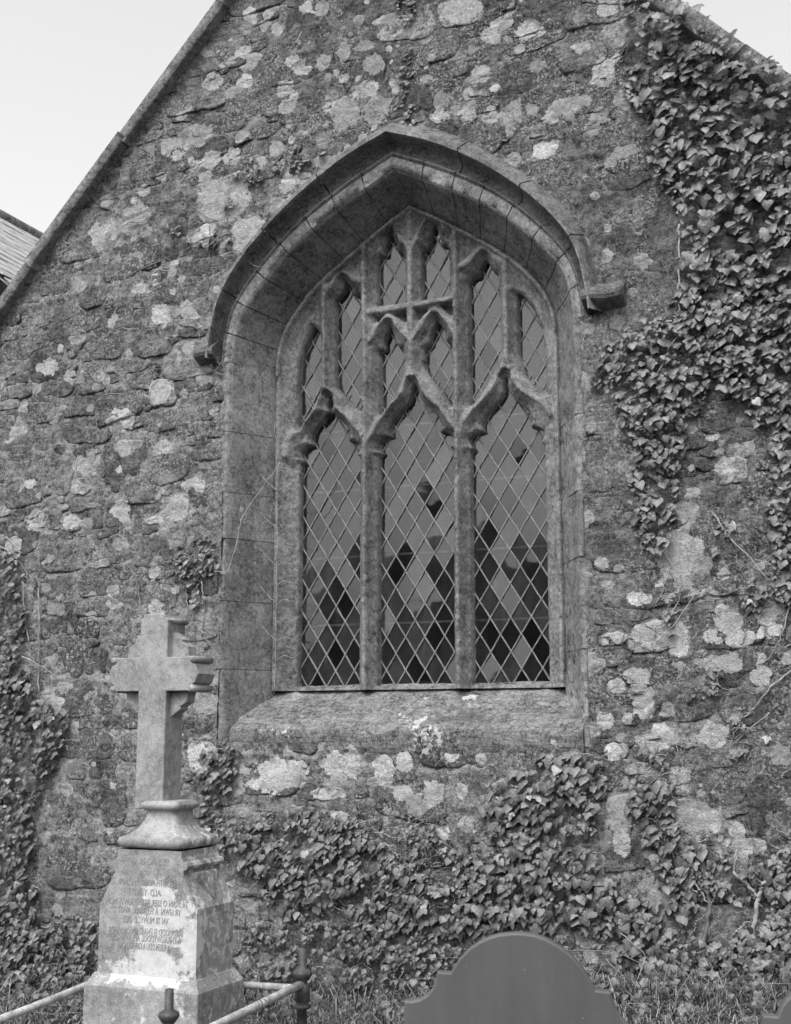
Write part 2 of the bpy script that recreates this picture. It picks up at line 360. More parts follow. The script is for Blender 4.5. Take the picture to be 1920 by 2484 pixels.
# ---- raster that lays out the rubble
X0, X1, Z0, Z1, RS = -6.7, .9, -.8, 8.0, .01
nx, nz = int((X1-X0)/RS), int((Z1-Z0)/RS)
gx, gz = np.meshgrid(X0+(np.arange(nx)+.5)*RS, Z0+(np.arange(nz)+.5)*RS, indexing='ij')
gu = gx-UC
hood_poly = np.vstack([[(-1.20, 3.93)], ARR+(HOO-ARR)*.94, [(1.20, 3.93)], [(1.20, 1.47)], [(-1.20, 1.47)]])
hole = inpoly(gu, gz, hood_poly)
valid = (gz < GL(gx)-.13) & (gz < GR(gx)-.03) & (gx > -6.08-.0*gz) & ~hole
wx = gx+fbm(gx, gz, 4.1, 4, 1)*.05; wz = gz+fbm(gx, gz, 4.7, 4, 3)*.04
label = np.full((nx, nz), -1, int); dmin = np.full((nx, nz), 9.)
stones = []
def px2m(cx, cy, w_, h_):
    c = at(cx, cy); a = at(cx-w_/2, cy); b = at(cx+w_/2, cy); d = at(cx, cy-h_/2); e = at(cx, cy+h_/2)
    return c[0], c[2], abs(b[0]-a[0])/2, abs(d[2]-e[2])/2
def stamp(x, z, a, b, p, rot, thr):
    m = 1.25*max(a, b); i0, i1 = int((x-m-X0)/RS), int((x+m-X0)/RS)+1; j0, j1 = int((z-m-Z0)/RS), int((z+m-Z0)/RS)+1
    i0, j0 = max(i0, 0), max(j0, 0); i1, j1 = min(i1, nx), min(j1, nz)
    if i1-i0 < 3 or j1-j0 < 3: return None
    sl_ = (slice(i0, i1), slice(j0, j1)); dx = wx[sl_]-x; dz = wz[sl_]-z
    c, s_ = math.cos(rot), math.sin(rot); ex = np.abs(dx*c+dz*s_)/a; ez = np.abs(-dx*s_+dz*c)/b
    d = (ex**p+ez**p)**(1/p); ins = d < 1.
    n = ins.sum()
    if n < 8: return None
    bad = (ins & ((label[sl_] >= 0) | ~valid[sl_])).sum()/n
    if bad > thr: return None
    return sl_, d, ins
def commit(r, x, z, a, b, tone, hand):
    sl_, d, ins = r; k = len(stones); take = ins & valid[sl_] & ((label[sl_] < 0) | (d < dmin[sl_]*.9))
    take &= label[sl_] < 0
    label[sl_][take] = k; dmin[sl_][take] = d[take]
    # keep a mortar gap round the stone
    halo = (d >= 1.) & (d < 1.+.008/min(a, b)) & (label[sl_] < 0)
    label[sl_][halo] = -2 if not hand else label[sl_][halo]
    stones.append([x, z, a, b, tone, hand])
for (cx, cy, w_, h_, tn) in sorted(STONES, key=lambda s: s[2]*s[3]):
    x, z, a, b = px2m(cx, cy, w_, h_)
    r = stamp(x, z, a, b, 6., random.uniform(-.05, .05), .55)
    if r: commit(r, x, z, a, b, tn, 1)
zone = lambda x, z: np.clip(.5+(-(x+3.2))*.16-(z-3.)*.12, 0, 1)      # paler, drier masonry low on the left; mossier high on the right
for (amin, amax, tries) in ((.17, .26, 900), (.12, .18, 1800), (.08, .13, 3600), (.05, .09, 7000), (.03, .05, 9000)):
    for _ in range(tries):
        x = random.uniform(X0, X1); z = random.uniform(-.3, Z1); i, j = int((x-X0)/RS), int((z-Z0)/RS)
        if not valid[i, j] or label[i, j] != -1: continue
        a = random.uniform(amin, amax); b = a*random.choice((.28, .36, .42, .5, .6, .75)) if amin > .05 else a*random.uniform(.35, .8)
        b = max(b, .018)
        r = stamp(x, z, a, b, random.uniform(3.5, 9.), random.gauss(0, .06)+.03, .20)
        if r:
            t = random.choice((.11, .13, .14, .15, .17, .19, .21))*(.82+.36*float(zone(x, z)))
            if random.random() < .07: t = random.uniform(.26, .36)
            commit(r, x, z, a, b, t, 0)
label[label == -2] = -1
# ---- lichen field
lich = np.full((nx, nz), -1.5); lval = np.full((nx, nz), .32)
def lichen(x, z, a, b, val):
    m = 1.9*max(a, b); i0, i1 = max(int((x-m-X0)/RS), 0), min(int((x+m-X0)/RS)+1, nx); j0, j1 = max(int((z-m-Z0)/RS), 0), min(int((z+m-Z0)/RS)+1, nz)
    if i1-i0 < 2 or j1-j0 < 2: return
    s_ = (slice(i0, i1), slice(j0, j1)); d = 1.-np.hypot((gx[s_]-x)/a, (gz[s_]-z)/b); d = np.maximum(d*1.5, -1.5)
    up = d > lich[s_]; lich[s_][up] = d[up]; lval[s_][up] = val
for (cx, cy, w_, h_, v) in LICH:
    x, z, a, b = px2m(cx, cy, w_, h_); lichen(x, z, a*1.02, b*1.02, v)
for _ in range(1500):
    x = random.uniform(X0, X1); z = random.uniform(-.2, Z1); a = random.choice((.008, .01, .012, .014, .016, .02, .024, .03, .04, .055)) if random.random() < .93 else random.uniform(.05, .085); lichen(x, z, a, a*random.uniform(.7, 1.2), random.uniform(.26, .36))
for (xa, xb, za_, zb_, n_) in ((-1.9, -.5, .7, 3.4, 60), (-4.1, -1.9, .75, 1.42, 34), (-5.4, -3.4, 4.3, 6.8, 60), (-5.9, -4.2, 1.4, 4.2, 30), (-3.4, -1.2, 5.2, 6.6, 40)):
    for _ in range(n_):
        a = random.uniform(.02, .075); x = random.uniform(xa, xb); z = random.uniform(za_, zb_); lichen(x, z, a, a*random.uniform(.6, 1.1), random.uniform(.29, .42))
        for _k in range(random.randint(0, 3)): lichen(x+random.gauss(0, a), z+random.gauss(0, a), a*.5, a*.45, random.uniform(.3, .4))
def samp(A, x, z):
    fi = np.clip((np.asarray(x)-X0)/RS-.5, 0, nx-1.001); fj = np.clip((np.asarray(z)-Z0)/RS-.5, 0, nz-1.001)
    i = fi.astype(int); j = fj.astype(int); u = fi-i; v = fj-j
    return (A[i, j]*(1-u)+A[i+1, j]*u)*(1-v)+(A[i, j+1]*(1-u)+A[i+1, j+1]*u)*v

# ---- every stone gets its own outline, bulge and tilt
rings = np.array([.0, .3, .55, .75, .89, .96, 1.0, 1.015]); prof = np.array([1., 1., 1., .98, .92, .74, .25, -1.2])
NA = 34
def stone_mesh(k):
    x, z, a, b, tone, hand = stones[k]
    ins = np.argwhere(label == k) if False else None
    th = np.arange(NA)*2*math.pi/NA; rr = np.arange(0, 1.3*max(a, b)+.02, RS*.7)
    X = x+np.cos(th)[:, None]*rr; Z = z+np.sin(th)[:, None]*rr
    I = np.clip(((X-X0)/RS).astype(int), 0, nx-1); J = np.clip(((Z-Z0)/RS).astype(int), 0, nz-1)
    L = label[I, J] == k; L[:, 0] = True
    ext = np.array([rr[np.argmin(l) if not l.all() else -1] for l in L]); ext = np.maximum(ext, .008)
    ext = .14*np.roll(ext, 1)+.72*ext+.14*np.roll(ext, -1)
    ext = ext*(1+.5*fbm(X[:, 1]*0+np.cos(th)*1.5+k*3.7, np.sin(th)*1.5+k, 1., 2, 5)*.14)
    nr = len(rings) if a > .05 else 5
    rg, pf = (rings, prof) if a > .05 else (rings[[0, 3, 5, 6, 7]], prof[[0, 3, 5, 6, 7]])
    P = []; 
    proud = random.uniform(.002, .015)*(1. if a > .06 else .6)*(.6 if z > 4.3 else 1.); tx, tz = random.gauss(0, .03), random.gauss(0, .05)
    for q, h in zip(rg[1:], pf[1:]):
        vx = x+np.cos(th)*ext*q; vz = z+np.sin(th)*ext*q
        yy = -(proud*h)-.002+(vx-x)*tx*(h > 0)+(vz-z)*tz*(h > 0)
        yy = yy+(fbm(vx, vz, 7., 4, 2)*.018+fbm(vx, vz, 26., 3, 4)*.010)*max(min(h*1.5, 1.), .3 if h > 0 else 0)
        if h < 0: yy = np.full(NA, .03)
        P.append(np.stack([vx, yy, vz], 1))
    V = np.vstack([[[x, -proud-.002+float(fbm(x, z, 7., 4, 2))*.018, z]]]+P); F = []
    for j in range(NA): F.append((0, 1+j, 1+(j+1) % NA))
    for r_ in range(len(rg)-2):
        o = 1+r_*NA
        for j in range(NA): j2 = (j+1) % NA; F.append((o+j, o+NA+j, o+NA+j2, o+j2))
    T = np.full(len(V), tone)*(1+.25*fbm(V[:, 0], V[:, 2], 2.2, 3, 6))
    return V, F, {'tone': T, 'lich': samp(lich, V[:, 0], V[:, 2]), 'lval': samp(lval, V[:, 0], V[:, 2])}
def onscreen(x, z, m=20):
    p = proj((x, 0, z)); return -m < p[0] < 1688+m and -m < p[1] < 2184+m
order = sorted(range(len(stones)), key=lambda k: -stones[k][2]*stones[k][3]*(10 if stones[k][5] else 1)*(1 if onscreen(stones[k][0], stones[k][1]) else 1e-3))
small = MB(); sa = {'tone': [], 'lich': [], 'lval': []}; SV = []; SF = []; so_ = 0
for n_, k in enumerate(order):
    if not (label == k).any() if False else False: continue
    V, F, A = stone_mesh(k)
    if n_ < 300:
        add('stone', V, F, M_ROCK, church, origin=(stones[k][0], 0, stones[k][1]), attrs=A)
    else:
        SV.append(V); SF += [tuple(i+so_ for i in f) for f in F]; so_ += len(V)
        for q in sa: sa[q].append(A[q])
add('small_stones', np.vstack(SV), SF, M_ROCK, church, origin=(UC, 0, 0), attrs={q: np.concatenate(v) for q, v in sa.items()}, kind='stuff')

# ---- mortar bed between the stones, open cracks under many stones
ms = .016; mx = np.arange(X0, X1, ms); mz = np.arange(-.6, Z1, ms); MX, MZ = np.meshgrid(mx, mz, indexing='ij')
st = (label >= 0).astype(float)
lo = np.maximum.reduce([np.roll(st, -1, 1), np.roll(st, -2, 1), np.roll(st, -1, 0)*.6, np.roll(st, 1, 0)*.6])*(1-st)   # cells just under (or beside) a stone
I = np.clip(((MX-X0)/RS).astype(int), 0, nx-1); J = np.clip(((MZ-Z0)/RS).astype(int), 0, nz-1)
stm = samp(st, MX, MZ); crack = samp(lo, MX, MZ)
cr = np.clip(fbm(MX, MZ, 2.6, 3, 3)*2.6+.15, 0, 1)*crack*np.where(MZ > 4.3, .3, .6)
MY = -.012+fbm(MX, MZ, 5., 5, 1)*.02+fbm(MX, MZ, 31., 3, 5)*.010+cr*.03+np.clip(stm*1.6-.5, 0, 1)*.012
ok = (MZ < GL(MX)-.08) & (MZ < GR(MX)+.02) & (MX > -6.1) & ~inpoly(MX-UC, MZ, np.vstack([[(-1.175, 3.93)], ARR+(HOO-ARR)*.9, [(1.175, 3.93)], [(1.175, 1.49)], [(-1.175, 1.49)]]))
F = grid_faces(len(mx), len(mz)); okf = ok.ravel()[F].all(1)
zt = zone(MX, MZ)
mt = (.15+.19*zt)*(1+.3*fbm(MX, MZ, 1.3, 3, 7)); mt = mt+.05*np.exp(-((MX-UC)/1.3)**2-((MZ-1.45)/.16)**2)*2
V, F2, A = compact(np.stack([MX, MY, MZ], -1).reshape(-1, 3), F[okf], {'tone': mt.ravel(), 'lich': samp(lich, MX, MZ).ravel(), 'lval': samp(lval, MX, MZ).ravel()})
add('mortar_bed', V, F2, M_MORTAR, church, origin=(UC, 0, 0), attrs=A)

# ---- arch: voussoirs with reveal, arris band, roll and hood mould swept together
PROF = [(.0, .0), (.33, -.010), (.355, .010), (.39, .006), (.42, -.014), (.46, -.016), (.49, .004), (.60, .020), (.72, .014), (.80, -.02), (.87, -.08), (.90, -.118), (1.0, -.124), (1.03, -.114), (1.28, -.045), (1.5, .02)]
SOFF = [(0, 0.), (.12, .03), (.3, .1), (.55, .17), (.8, .24), (1., .305)]
def arch_part(t0, t1, n, side):
    t = np.linspace(t0, t1, n); A = resample(ARRIS_H, 101); H = resample(HOOD_H, 101); Fm = resample(FRAME_H, 101); q = t*100
    g = lambda C: np.stack([np.interp(q, np.arange(101), C[:, k]) for k in (0, 1)], 1)*[side, 1]
    return g(A), g(H), g(Fm)
def sweep(A, H, Fm, origin, name, tone, parent, rows):
    n = len(A); V = []
    for kind, s_, y in rows:
        P = A+(H-A)*s_ if kind == 'h' else A+(Fm-A)*s_
        nz_ = fbm(P[:, 0]*1.+y*2, P[:, 1]+y, 7., 4, 3)*.007+fbm(P[:, 0]+y, P[:, 1]*1.3, 30., 3, 5)*.003
        V.append(np.stack([P[:, 0]+UC, y+nz_*(.2 if kind == 'f' else 1.), P[:, 1]+nz_*.3], 1))
    V = np.array(V); F = grid_faces(len(rows), n, A[:, 0].mean() > 0); V = V.reshape(-1, 3)
    T = tone*(1+.3*fbm(V[:, 0]+V[:, 1], V[:, 2], 3., 3, 6))
    return add(name, V, F, M_DRESS, parent, attrs={'tone': T, 'lich': np.full(len(V), -.62), 'lval': np.full(len(V), .3)})
def sharp(rows, keys):
    out = []
    for q in rows: out += [q, q] if (q[1], q[2]) in keys else [q]
    return out
KEY = {(0, 0.), (.0, .0), (.33, -.010), (.49, .004), (.90, -.118), (1.0, -.124), (1.03, -.114)}
rows_s = sharp([('f', s_, y) for s_, y in SOFF[::-1]], KEY)
rows_a = [('h', 0., 0.)]+sharp([('h', s_, y) for s_, y in PROF[:7]], KEY)
rows_h = sharp([('h', s_, y) for s_, y in PROF[6:]], KEY)
for side in (-1, 1):
    cuts = [0., .13, .26, .38, .51, .64, .77, .89, 1.]
    for i in range(8):
        g_ = .002
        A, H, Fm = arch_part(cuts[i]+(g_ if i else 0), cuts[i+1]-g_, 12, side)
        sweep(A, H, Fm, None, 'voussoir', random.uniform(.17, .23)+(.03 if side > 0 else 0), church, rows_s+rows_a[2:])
    hc = [0., .27, .52, .76, 1.]
    for i in range(4):
        A, H, Fm = arch_part(hc[i]+(.002 if i else 0), hc[i+1]-.002, 24, side)
        sweep(A, H, Fm, None, 'hood_mould', .16, church, rows_h)
    # pale mortar behind the open joints
    A, H, Fm = arch_part(0, 1, 60, side); n = 60; V = []
    for s_, y in ((1., .309), (-.1, .012)):
        P = A+(Fm-A)*s_ if s_ > 0 else A+(H-A)*.05; V.append(np.stack([P[:, 0]*1.002+UC, np.full(n, y), P[:, 1]+.004], 1))
    P = A+(H-A)*.5; V.append(np.stack([P[:, 0]+UC, np.full(n, .05), P[:, 1]], 1))
    V = np.array(V).reshape(-1, 3)
    add('joint_mortar', V, grid_faces(3, n), M_MORTAR, church, attrs={'tone': np.full(len(V), .42), 'lich': np.full(len(V), -1.), 'lval': np.full(len(V), .3)})
    # jambs
    zs = [1.46, 1.93, 2.36, 2.76, 3.06, 3.46, 3.92] if side < 0 else [1.46, 2.0, 2.52, 2.9, 3.35, 3.92]
    for i in range(len(zs)-1):
        zz = np.linspace(zs[i]+.002, zs[i+1]-.002, 26); n = len(zz)
        ex = (0, .035, .0, .03, .01, .02)[i]
        pts = [(1.19+ex, .03), (1.185+ex, -.006), (1.165, -.01), (1.150, 0.), (1.125, .04), (1.09, .10), (1.05, .17), (1.01, .235), (.972, .30), (.965, .34)]
        V = []
        for u, y in pts:
            nz_ = fbm(zz+u*3+i, zz*0+y*8+side, 8., 4, 2)*.016+fbm(zz+u, zz*0+y*20, 25., 3, 4)*.006
            V.append(np.stack([np.full(n, UC+side*u)+nz_*.5, y+nz_, zz], 1))
        V = np.array(V).reshape(-1, 3); T = random.uniform(.22, .28)*(1+.35*fbm(V[:, 0]+V[:, 1], V[:, 2], 3., 3, 6))
        add('jamb_stone', V, grid_faces(len(pts), n, side < 0), M_DRESS, church, attrs={'tone': T, 'lich': -.42+.5*fbm(V[:, 0]+V[:, 1], V[:, 2], 1.7, 3, 2), 'lval': np.full(len(V), .31)})
    V = np.array([[UC+side*u, y, z] for u, y in ((1.2, .004), (1.152, .006), (.972, .306)) for z in (1.45, 3.93)])
    add('joint_mortar', V, grid_faces(3, 2), M_MORTAR, church, attrs={'tone': np.full(6, .22), 'lich': np.full(6, -1.), 'lval': np.full(6, .3)})
    # hood stop turned outwards
    mb = MB(); L_ = .15 if side < 0 else .24; zb = 3.955 if side < 0 else 3.99
    u0 = 1.225 if side < 0 else 1.225
    P = [(.02, zb-.045), (-.05, zb-.03), (-.112, zb), (-.122, zb+.02), (-.118, zb+.045), (-.03, zb+.11), (.02, zb+.13)]
    K = [u0, u0+.05, u0+L_*.6, u0+L_-.012, u0+L_]; V = []
    for q, u in enumerate(K):
        s_ = 1. if q < 4 else .86
        for (y, z) in P: V.append((UC+side*u, y*s_, zb+.04+(z-zb-.04)*s_+.006*math.sin(u*31)))
    n = len(P); F = [tuple(map(int, f)) for f in grid_faces(len(K), n)]+[tuple(range((len(K)-1)*n, len(K)*n)), tuple(range(n-1, -1, -1))]
    V = np.array(V); add('hood_stop', V, F, M_DRESS, church, smooth=False, attrs={'tone': np.full(len(V), .15), 'lich': np.full(len(V), -.5), 'lval': np.full(len(V), .33)})
# capstone at the apex of the hood
# ---- tracery
window = empty('window', (UC, .3, 1.83), parent=church)
def cusped(c, w_, s_, a):
    h = [(w_, 1.83), (w_, s_-.10), (w_-.002, s_-.025), (w_-.024, s_), (w_-.004, s_+.03), (w_-.004, s_+.06), (w_-.035, s_+.088), (w_-.09, s_+.10)]
    og = smoothcurve([(w_-.09, s_+.10), (w_-.078, s_+.145), (w_-.10, s_+.20), (w_-.15, s_+.25), (w_-.195, s_+.295), (w_-.225, s_+.345), (.004, a+.03)], 4)
    h = h[:-1]+[tuple(p) for p in og]
    return [(c-u, v) for u, v in h]+[(c+u, v) for u, v in h[::-1]]
OPEN = [cusped(0, .25, 3.31, 3.70), cusped(-.602, .212, 3.31, 3.685), cusped(.612, .235, 3.29, 3.68),
 [(-.262,4.31),(-.262,4.60),(-.25,4.64),(-.21,4.645),(-.2,4.71),(-.17,4.795),(-.138,4.71),(-.128,4.645),(-.09,4.64),(-.075,4.60),(-.075,4.31)],
 [(.055,4.31),(.055,4.60),(.07,4.64),(.108,4.645),(.11,4.71),(.142,4.795),(.172,4.71),(.18,4.65),(.215,4.645),(.235,4.60),(.235,4.315)],
 [(-.24,3.57),(-.245,3.98),(-.21,4.0),(-.21,4.06),(-.172,4.14),(-.145,4.06),(-.13,4.01),(-.09,3.99),(-.075,3.90),(-.08,3.83),(-.13,3.72),(-.2,3.62)],
 [(.245,3.58),(.248,3.98),(.215,4.0),(.205,4.06),(.155,4.14),(.115,4.05),(.11,4.0),(.07,3.97),(.062,3.88),(.08,3.83),(.13,3.75),(.2,3.66)],
 [(-.565,3.86),(-.555,3.79),(-.52,3.74),(-.45,3.67),(-.378,3.61),(-.382,4.34),(-.40,4.39),(-.44,4.395),(-.455,4.44),(-.49,4.49),(-.515,4.44),(-.535,4.41),(-.568,4.38)],
 [(-.825,3.54),(-.78,3.60),(-.71,3.71),(-.68,3.80),(-.68,4.12),(-.70,4.18),(-.73,4.215),(-.80,4.07),(-.83,3.94),(-.84,3.80)],
 [(.38,3.57),(.378,4.36),(.40,4.40),(.44,4.41),(.455,4.45),(.49,4.50),(.52,4.45),(.535,4.42),(.568,4.40),(.572,3.90),(.55,3.80),(.48,3.69),(.43,3.62)],
 [(.70,3.86),(.70,4.25),(.725,4.235),(.79,4.15),(.845,4.01),(.862,3.86),(.862,3.60),(.80,3.65),(.74,3.73)]]
RIDGE = [[(-.335,4.72),(-.32,4.0),(-.312,1.8)],[(.31,4.74),(.308,4.),(.31,1.8)],[(-.012,4.92),(-.008,4.3),(-.004,3.86)],[(-.622,4.47),(-.62,3.77)],[(.636,4.47),(.636,3.8)],
 [(-.32,4.245),(0,4.252),(.31,4.268)],[(-.90,3.34),(-.87,3.44),(-.81,3.52),(-.74,3.58),(-.68,3.64),(-.64,3.70),(-.622,3.79),(-.60,3.70),(-.56,3.64),(-.50,3.58),(-.42,3.52),(-.35,3.45),(-.315,3.37)],
 [(-.31,3.36),(-.275,3.44),(-.23,3.51),(-.165,3.57),(-.10,3.625),(-.05,3.69),(-.02,3.77),(-.004,3.86),(.015,3.77),(.05,3.69),(.105,3.625),(.17,3.57),(.235,3.51),(.28,3.44),(.31,3.37)],
 [(.31,3.36),(.34,3.45),(.40,3.52),(.475,3.58),(.55,3.64),(.60,3.70),(.632,3.80),(.66,3.70),(.71,3.64),(.785,3.58),(.86,3.53),(.92,3.44)],
 [(-.31,4.04),(-.235,4.13),(-.165,4.2),(-.09,4.12),(-.01,4.03)],[(0.,4.03),(.075,4.12),(.156,4.2),(.23,4.12),(.3,4.03)],
 [(-.19,4.84),(-.063,4.71),(-.012,4.63)],[(-.012,4.63),(.045,4.71),(.125,4.83)],
 [(-.61,4.44),(-.55,4.49),(-.49,4.545),(-.42,4.49),(-.33,4.46)],[(.32,4.46),(.42,4.50),(.49,4.56),(.56,4.50),(.62,4.46)],
 [(-.33,4.72),(-.26,4.76),(-.172,4.85)],[(.30,4.74),(.22,4.76),(.142,4.85)],
 list(map(tuple, (FRA*[.985, 1]-[0, .012])))+[(.955, 1.8)], [(-.955, 3.9), (-.955, 1.8)]]
BLIND = [[(-.29,4.225),(-.19,4.225),(-.235,4.165)],[(-.15,4.225),(-.035,4.228),(-.035,4.14),(-.08,4.165)],[(.015,4.232),(.12,4.235),(.06,4.165),(.015,4.14)],[(.185,4.238),(.285,4.242),(.285,4.15),(.24,4.165)]]
ts = .0072; tu = np.arange(-1.0, 1.0001, ts); tv = np.arange(1.80, 4.96, ts); TU, TV = np.meshgrid(tu, tv, indexing='ij')
WU = TU+fbm(TU, TV, 9., 3, 1)*.005; WV = TV+fbm(TU, TV, 9., 3, 4)*.005
D = np.full(TU.shape, 9.)
for P in OPEN:
    P = np.array(P); b0 = P.min(0)-.16; b1 = P.max(0)+.16
    s_ = (slice(*np.searchsorted(tu, (b0[0], b1[0]))), slice(*np.searchsorted(tv, (b0[1], b1[1]))))
    d = segdist(WU[s_], WV[s_], P, True); d = np.where(inpoly(WU[s_], WV[s_], P), -d, d); D[s_] = np.minimum(D[s_], d)
D = D-.007; DR = np.full(TU.shape, 9.)
for P in RIDGE: DR = np.minimum(DR, segdist(WU, WV, P))
DM = np.minimum(segdist(WU, WV, RIDGE[0]), np.minimum(segdist(WU, WV, RIDGE[1]), segdist(WU, WV, RIDGE[17])))
fr = np.array(list(map(tuple, FRA))+[(.97, 1.7), (-.97, 1.7)]); inf = inpoly(TU, TV, fr); de = segdist(TU, TV, fr, True)*np.where(inf, 1, -1)
t_ = np.clip(D/.047, 0, 1); chamf = .366-.078*(.55*t_+.45*t_**2)
front = .285+.016*np.clip((DR-.013)/.006, 0, 1)+.040*np.clip((DR-.019)/.04, 0, 1)
side_frame = (np.abs(TU) > .80) & (TV < 3.95)
front = np.where(side_frame, .285+.075*np.clip((DR-.012)/.10, 0, 1)**.7, front)
Y = np.maximum(front, chamf)
Y = np.where(DM < .013, np.minimum(Y, .272), Y)
for P in BLIND:
    d = segdist(WU, WV, P, True)*np.where(inpoly(WU, WV, P), 1, -1); Y = Y+.045*np.clip(d/.012, 0, 1)
Y = Y+fbm(TU, TV, 10., 4, 2)*.005+fbm(TU, TV, 45., 3, 6)*.004
Y = np.where(D < 0, np.maximum(Y, .366)-D*14., Y)
Y = np.where(de < 0, .30-de*2.5, Y)
F = grid_faces(len(tu), len(tv)); Df = D.ravel()[F]; def_ = de.ravel()[F]
keep = ~((Df < -.012).all(1)) & ~((def_ < -.04).all(1)); F = F[keep]
V = np.stack([TU+UC, Y, TV], -1).reshape(-1, 3)
T = .215*(1+.3*fbm(TU, TV, 2.4, 4, 5)); T = T*np.where(TU > .55, 1.18, 1.)
T = np.where(t_ > .97, T*1.10, T)
fl = -.75+.9*np.clip(fbm(TU, TV, 3.0, 3, 1), 0, 1)*0
att = {'tone': T.ravel(), 'lich': np.full(T.size, -.62), 'lval': np.full(T.size, .33)}
fc = V[F].mean(1); fu = fc[:, 0]-UC; fv = fc[:, 2]
reg = np.where((np.abs(fu+.312) < .09) & (fv < 3.2), 0, np.where((np.abs(fu-.31) < .09) & (fv < 3.2), 1, np.where((fu < -.7) & (fv < 3.2), 2, np.where((fu > .7) & (fv < 3.2), 3, 4))))
for r_, nm in enumerate(('mullion', 'mullion', 'window_frame', 'window_frame', 'tracery')):
    v2, f2, a2 = compact(V, F[reg == r_], att); add(nm, v2, f2, M_DRESS, window, attrs=a2, smooth=False)
# ---- leaded quarries: one pane each, slightly out of true, and the lead net of every light
DU, DV = .0655, .1038
def clip_rect(P, b0, b1):
    for ax, s_, lim in ((0, 1, b0[0]), (0, -1, b1[0]), (1, 1, b0[1]), (1, -1, b1[1])):
        Q = []
        for i in range(len(P)):
            a = P[i]; b = P[(i+1) % len(P)]; ia = s_*(a[ax]-lim) >= 0; ib = s_*(b[ax]-lim) >= 0
            if ia: Q.append(a)
            if ia != ib:
                t = (lim-a[ax])/(b[ax]-a[ax]); Q.append((a[0]+t*(b[0]-a[0]), a[1]+t*(b[1]-a[1])))
        P = Q
        if len(P) < 3: return []
    return P
ORG = [(-.023, 3.272), (-.769, 3.275), (.537, 3.163), (-.17, 4.52), (.145, 4.50), (-.15, 3.85), (.15, 3.86), (-.47, 4.02), (-.76, 3.92), (.48, 4.0), (.79, 3.9)]
for P, (ou, ov) in zip(OPEN, ORG):
    P = np.array(P); b0 = P.min(0)-.022; b1 = P.max(0)+.022; net = MB()
    ni = int(3.2/DV)
    for i in range(-ni, ni):
        for j in range(-ni, ni):
            cu = ou+(i+j)*DU; cv = ov+(i-j)*DV+DV
            if not (b0[0]-.07 < cu < b1[0]+.07 and b0[1]-.11 < cv < b1[1]+.11): continue
            q = clip_rect([(cu, cv-DV), (cu+DU, cv), (cu, cv+DV), (cu-DU, cv)], b0, b1)
            if len(q) < 3: continue
            qa = np.array(q); cc = qa.mean(0)
            ar = .5*abs(sum(qa[k][0]*qa[(k+1) % len(q)][1]-qa[(k+1) % len(q)][0]*qa[k][1] for k in range(len(q))))
            if ar < .0006: continue
            pts = np.vstack([qa*.98+cc*.02, qa*.5+cc*.5, [cc]])
            if not (inpoly(pts[:, 0], pts[:, 1], P).any() or segdist(pts[:, 0], pts[:, 1], P, True).min() < .012): continue
            tx, tz = random.gauss(0, .018), random.gauss(0, .030); y0 = .421
            V = [(u+UC, y0+(u-cc[0])*tx+(v-cc[1])*tz, v) for u, v in q]+[(u+UC, y0+.004+(u-cc[0])*tx+(v-cc[1])*tz, v) for u, v in q]
            n = len(q); F = [tuple(range(n)), tuple(range(2*n-1, n-1, -1))]+[(k, k+n, (k+1) % n+n, (k+1) % n) for k in range(n)]
            add('pane', V, F[:1], M_GLASS, window, smooth=False)
    # lead cames along both diagonals
    L = math.hypot(DU, DV)
    for sgn in (1, -1):
        dx, dz = DU/L*sgn, DV/L
        for i in range(-2*ni, 2*ni):
            o = np.array([ou+2*i*DU, ov]); 
            t0, t1 = -9., 9.
            for ax, dd in ((0, dx), (1, dz)):
                a = (b0[ax]-o[ax])/dd; b = (b1[ax]-o[ax])/dd; t0 = max(t0, min(a, b)); t1 = min(t1, max(a, b))
            if t1-t0 < .02: continue
            n = max(2, int((t1-t0)/.06)); tt = np.linspace(t0, t1, n+1); hw = .0052
            cx_ = UC+o[0]+tt*dx+rng.normal(0, .0012, n+1); cz_ = o[1]+tt*dz; yy = .412+rng.normal(0, .001, n+1)+(.001 if sgn > 0 else 0)
            V = []
            for s_, dy in ((-1, .007), (-.75, 0), (.75, 0), (1, .007)):
                V += [(cx_[k]+s_*hw*dz, yy[k]+dy, cz_[k]-s_*hw*dx) for k in range(n+1)]
            net.put(V, [tuple(map(int, f)) for f in grid_faces(4, n+1)])
    for i in range(-ni, ni):
        for j in range(-ni, ni):
            cu = ou+(i+j)*DU; cv = ov+(i-j)*DV
            if b0[0] < cu < b1[0] and b0[1] < cv < b1[1]:
                k = 6; r_ = .0085; V = [(UC+cu, .406, cv)]+[(UC+cu+r_*math.cos(a*math.pi/3), .413, cv+r_*math.sin(a*math.pi/3)) for a in range(k)]
                net.put(V, [(0, 1+a, 1+(a+1) % k) for a in range(k)])
    if net.V: add('lead_lattice', net.V, net.F, M_LEAD, window)
    if P[0][1] < 2:     # iron saddle bars tied inside the glass
        for zb in (2.22, 2.66, 3.1, 3.5):
            add('saddle_bar', *tube([(UC+b0[0], .45, zb), (UC+b1[0], .45, zb)], .009, 6), M_PIPE, window)
